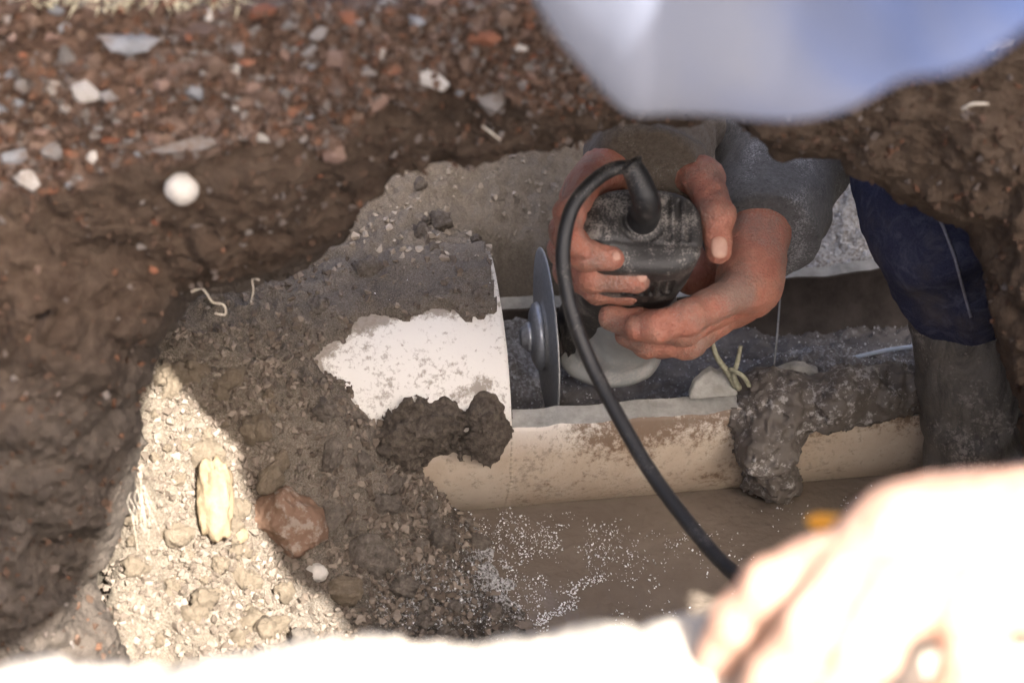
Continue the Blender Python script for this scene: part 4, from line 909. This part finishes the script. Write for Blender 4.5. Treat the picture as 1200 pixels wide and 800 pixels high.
pel2 = v3(.0, -.52, 1.01); ch2 = v3(.33, -.62, .88); nk2 = v3(.47, -.64, .86); hd2 = v3(.54, -.66, .80)
shN = v3(.33, -.71, .83); shF = v3(.44, -.42, .80); elN = v3(.53, -.66, .58); elF = v3(.70, -.30, .58)
hw = P(1235, 640, .83)
hip1, hip2 = v3(.05, -.665, 1.05), v3(-.18, -.38, 1.02); kn1, kn2 = v3(.062, -1.058, 1.07), v3(-.52, -.60, .96); an1, an2 = v3(-.42, -.85, .74), v3(-.86, -.50, .54)  # near leg posed out of view so its shadow covers the left bank
def kn(l): return [P(a, b, k) for a, b, k in l]
fC = [(kn([(955, 668, .815), (905, 690, .815), (868, 728, .825), (842, 770, .835)]), [.0120, .0105, .0098, .0085]),
      (kn([(985, 690, .800), (955, 735, .793), (912, 790, .802), (882, 835, .812)]), [.0125, .0110, .0100, .0088]),
      (kn([(1040, 705, .792), (1015, 755, .785), (975, 815, .795), (950, 850, .805)]), [.0125, .0112, .0102, .009]),
      (kn([(1138, 712, .790), (1142, 765, .783), (1118, 822, .792), (1095, 865, .80)]), [.0115, .0100, .0092, .008]),
      (kn([(1125, 605, .84), (1055, 612, .845), (1005, 640, .850), (965, 668, .852)]), [.0150, .0125, .0105, .009])]
pC = [(hw, P(980, 672, .818), .027, .013), (hw, P(1000, 685, .806), .027, .0145), (hw, P(1055, 700, .799), .026, .0145), (hw, P(1138, 708, .797), .025, .013), (hw, P(1100, 605, .838), .026, .016), (hw, P(1060, 640, .822), .026, .024), (hw, v3(.34, -.69, .50), .027, .030)]
VC, FC = nets_b(hand_sdf(fC, pC), fC, pC, .0019)
hs2, HL2, HB2, hc2 = head_sdf(hd2, (.55, .15, -.8), (.8, 0, .55)); VH2, FH2 = nets(hs2, hd2-.16, hd2+.16, .004)
segs = [(pel2, ch2, .10, .11), (ch2, nk2, .09, .052), (nk2, hd2, .05, .05), (ch2, shN, .08, .05), (ch2, shF, .08, .05), (shN, elN, .045, .037), (elN, v3(.34, -.69, .50), .037, .029), (shF, elF, .045, .037), (elF, v3(.80, -.20, .49), .036, .03), (v3(.80, -.20, .49), v3(.90, -.18, .475), .024, .014), (hip1, pel2, .08, .09), (hip2, pel2, .08, .09), (hip1, kn1, .075, .05), (hip2, kn2, .075, .05), (kn1, an1, .05, .036), (kn2, an2, .05, .036)]
VB2, FB2 = build_body(segs, None)
V, F = cat([(VC, FC), (VH2, FH2), (VB2, FB2)]); mobj('body', V, F, M['skin2'], by_p)
eyes(HL2, by_p); hair(HL2, HB2, by_p)
cloth('sleeve', [(ch2, shN, .12, .085), (shN, elN, .066, .058)], M['shirt'], by_p, .006, .02, .004, 20, 12)
cloth('sleeve', [(ch2, shF, .10, .075), (shF, elF, .058, .05)], M['shirt'], by_p, .006, .02, .004, 20, 13)
cloth('trousers', [(hip1, pel2, .10, .125), (hip2, pel2, .10, .125), (hip1, kn1, .095, .07), (hip2, kn2, .095, .07), (kn1, an1, .068, .055), (kn2, an2, .068, .055)], M['trousers'], by_p, .008, .025, .005, 18, 14)
for an in (an1, an2): cloth('shoe', [(an+v3(-.03, 0, -.045), an+v3(.09, 0, -.06), .042, .034), (an, an+v3(-.03, 0, -.04), .045, .045)], M['rubber'], by_p, .006, .015, .001, 30, 15)
yb = [tube([P(946, 609, .868), P(957, 611, .868), P(1010, 616, .862), P(1090, 625, .85)], np.array([.0012, .0034, .0040, .0040]), 12)]
tag(mixed('pencil', yb, M['yellow'], None), 'yellow pointed pencil tip poking out behind the sunlit hand', 'pencil')

# dry grass along the sunlit top of the bank
bm = bmesh.new(); cg = np.argwhere((tt2 < 3) & (bx > 30) & (bx < 280)); 
for _ in range(900):
    i, j = cg[rng.integers(len(cg))]; p = Vector(BV[i, j])+Vector((random.uniform(-.004, .004), random.uniform(-.002, .03), .001)); d = Vector((random.gauss(0, .6), random.gauss(-.6, .3), random.uniform(-.8, .3))).normalized(); l = random.uniform(.004, .011); s = d.cross(Vector((0, 0, 1))).normalized()*.0007
    bm.faces.new([bm.verts.new(p-s), bm.verts.new(p+s), bm.verts.new(p+d*l)])
me = bpy.data.meshes.new('dry_grass'); bm.to_mesh(me); bm.free(); tag(link('dry_grass', me, M['grass']), 'short dry grass on the sunlit top edge of the bank', 'grass', kind='stuff')
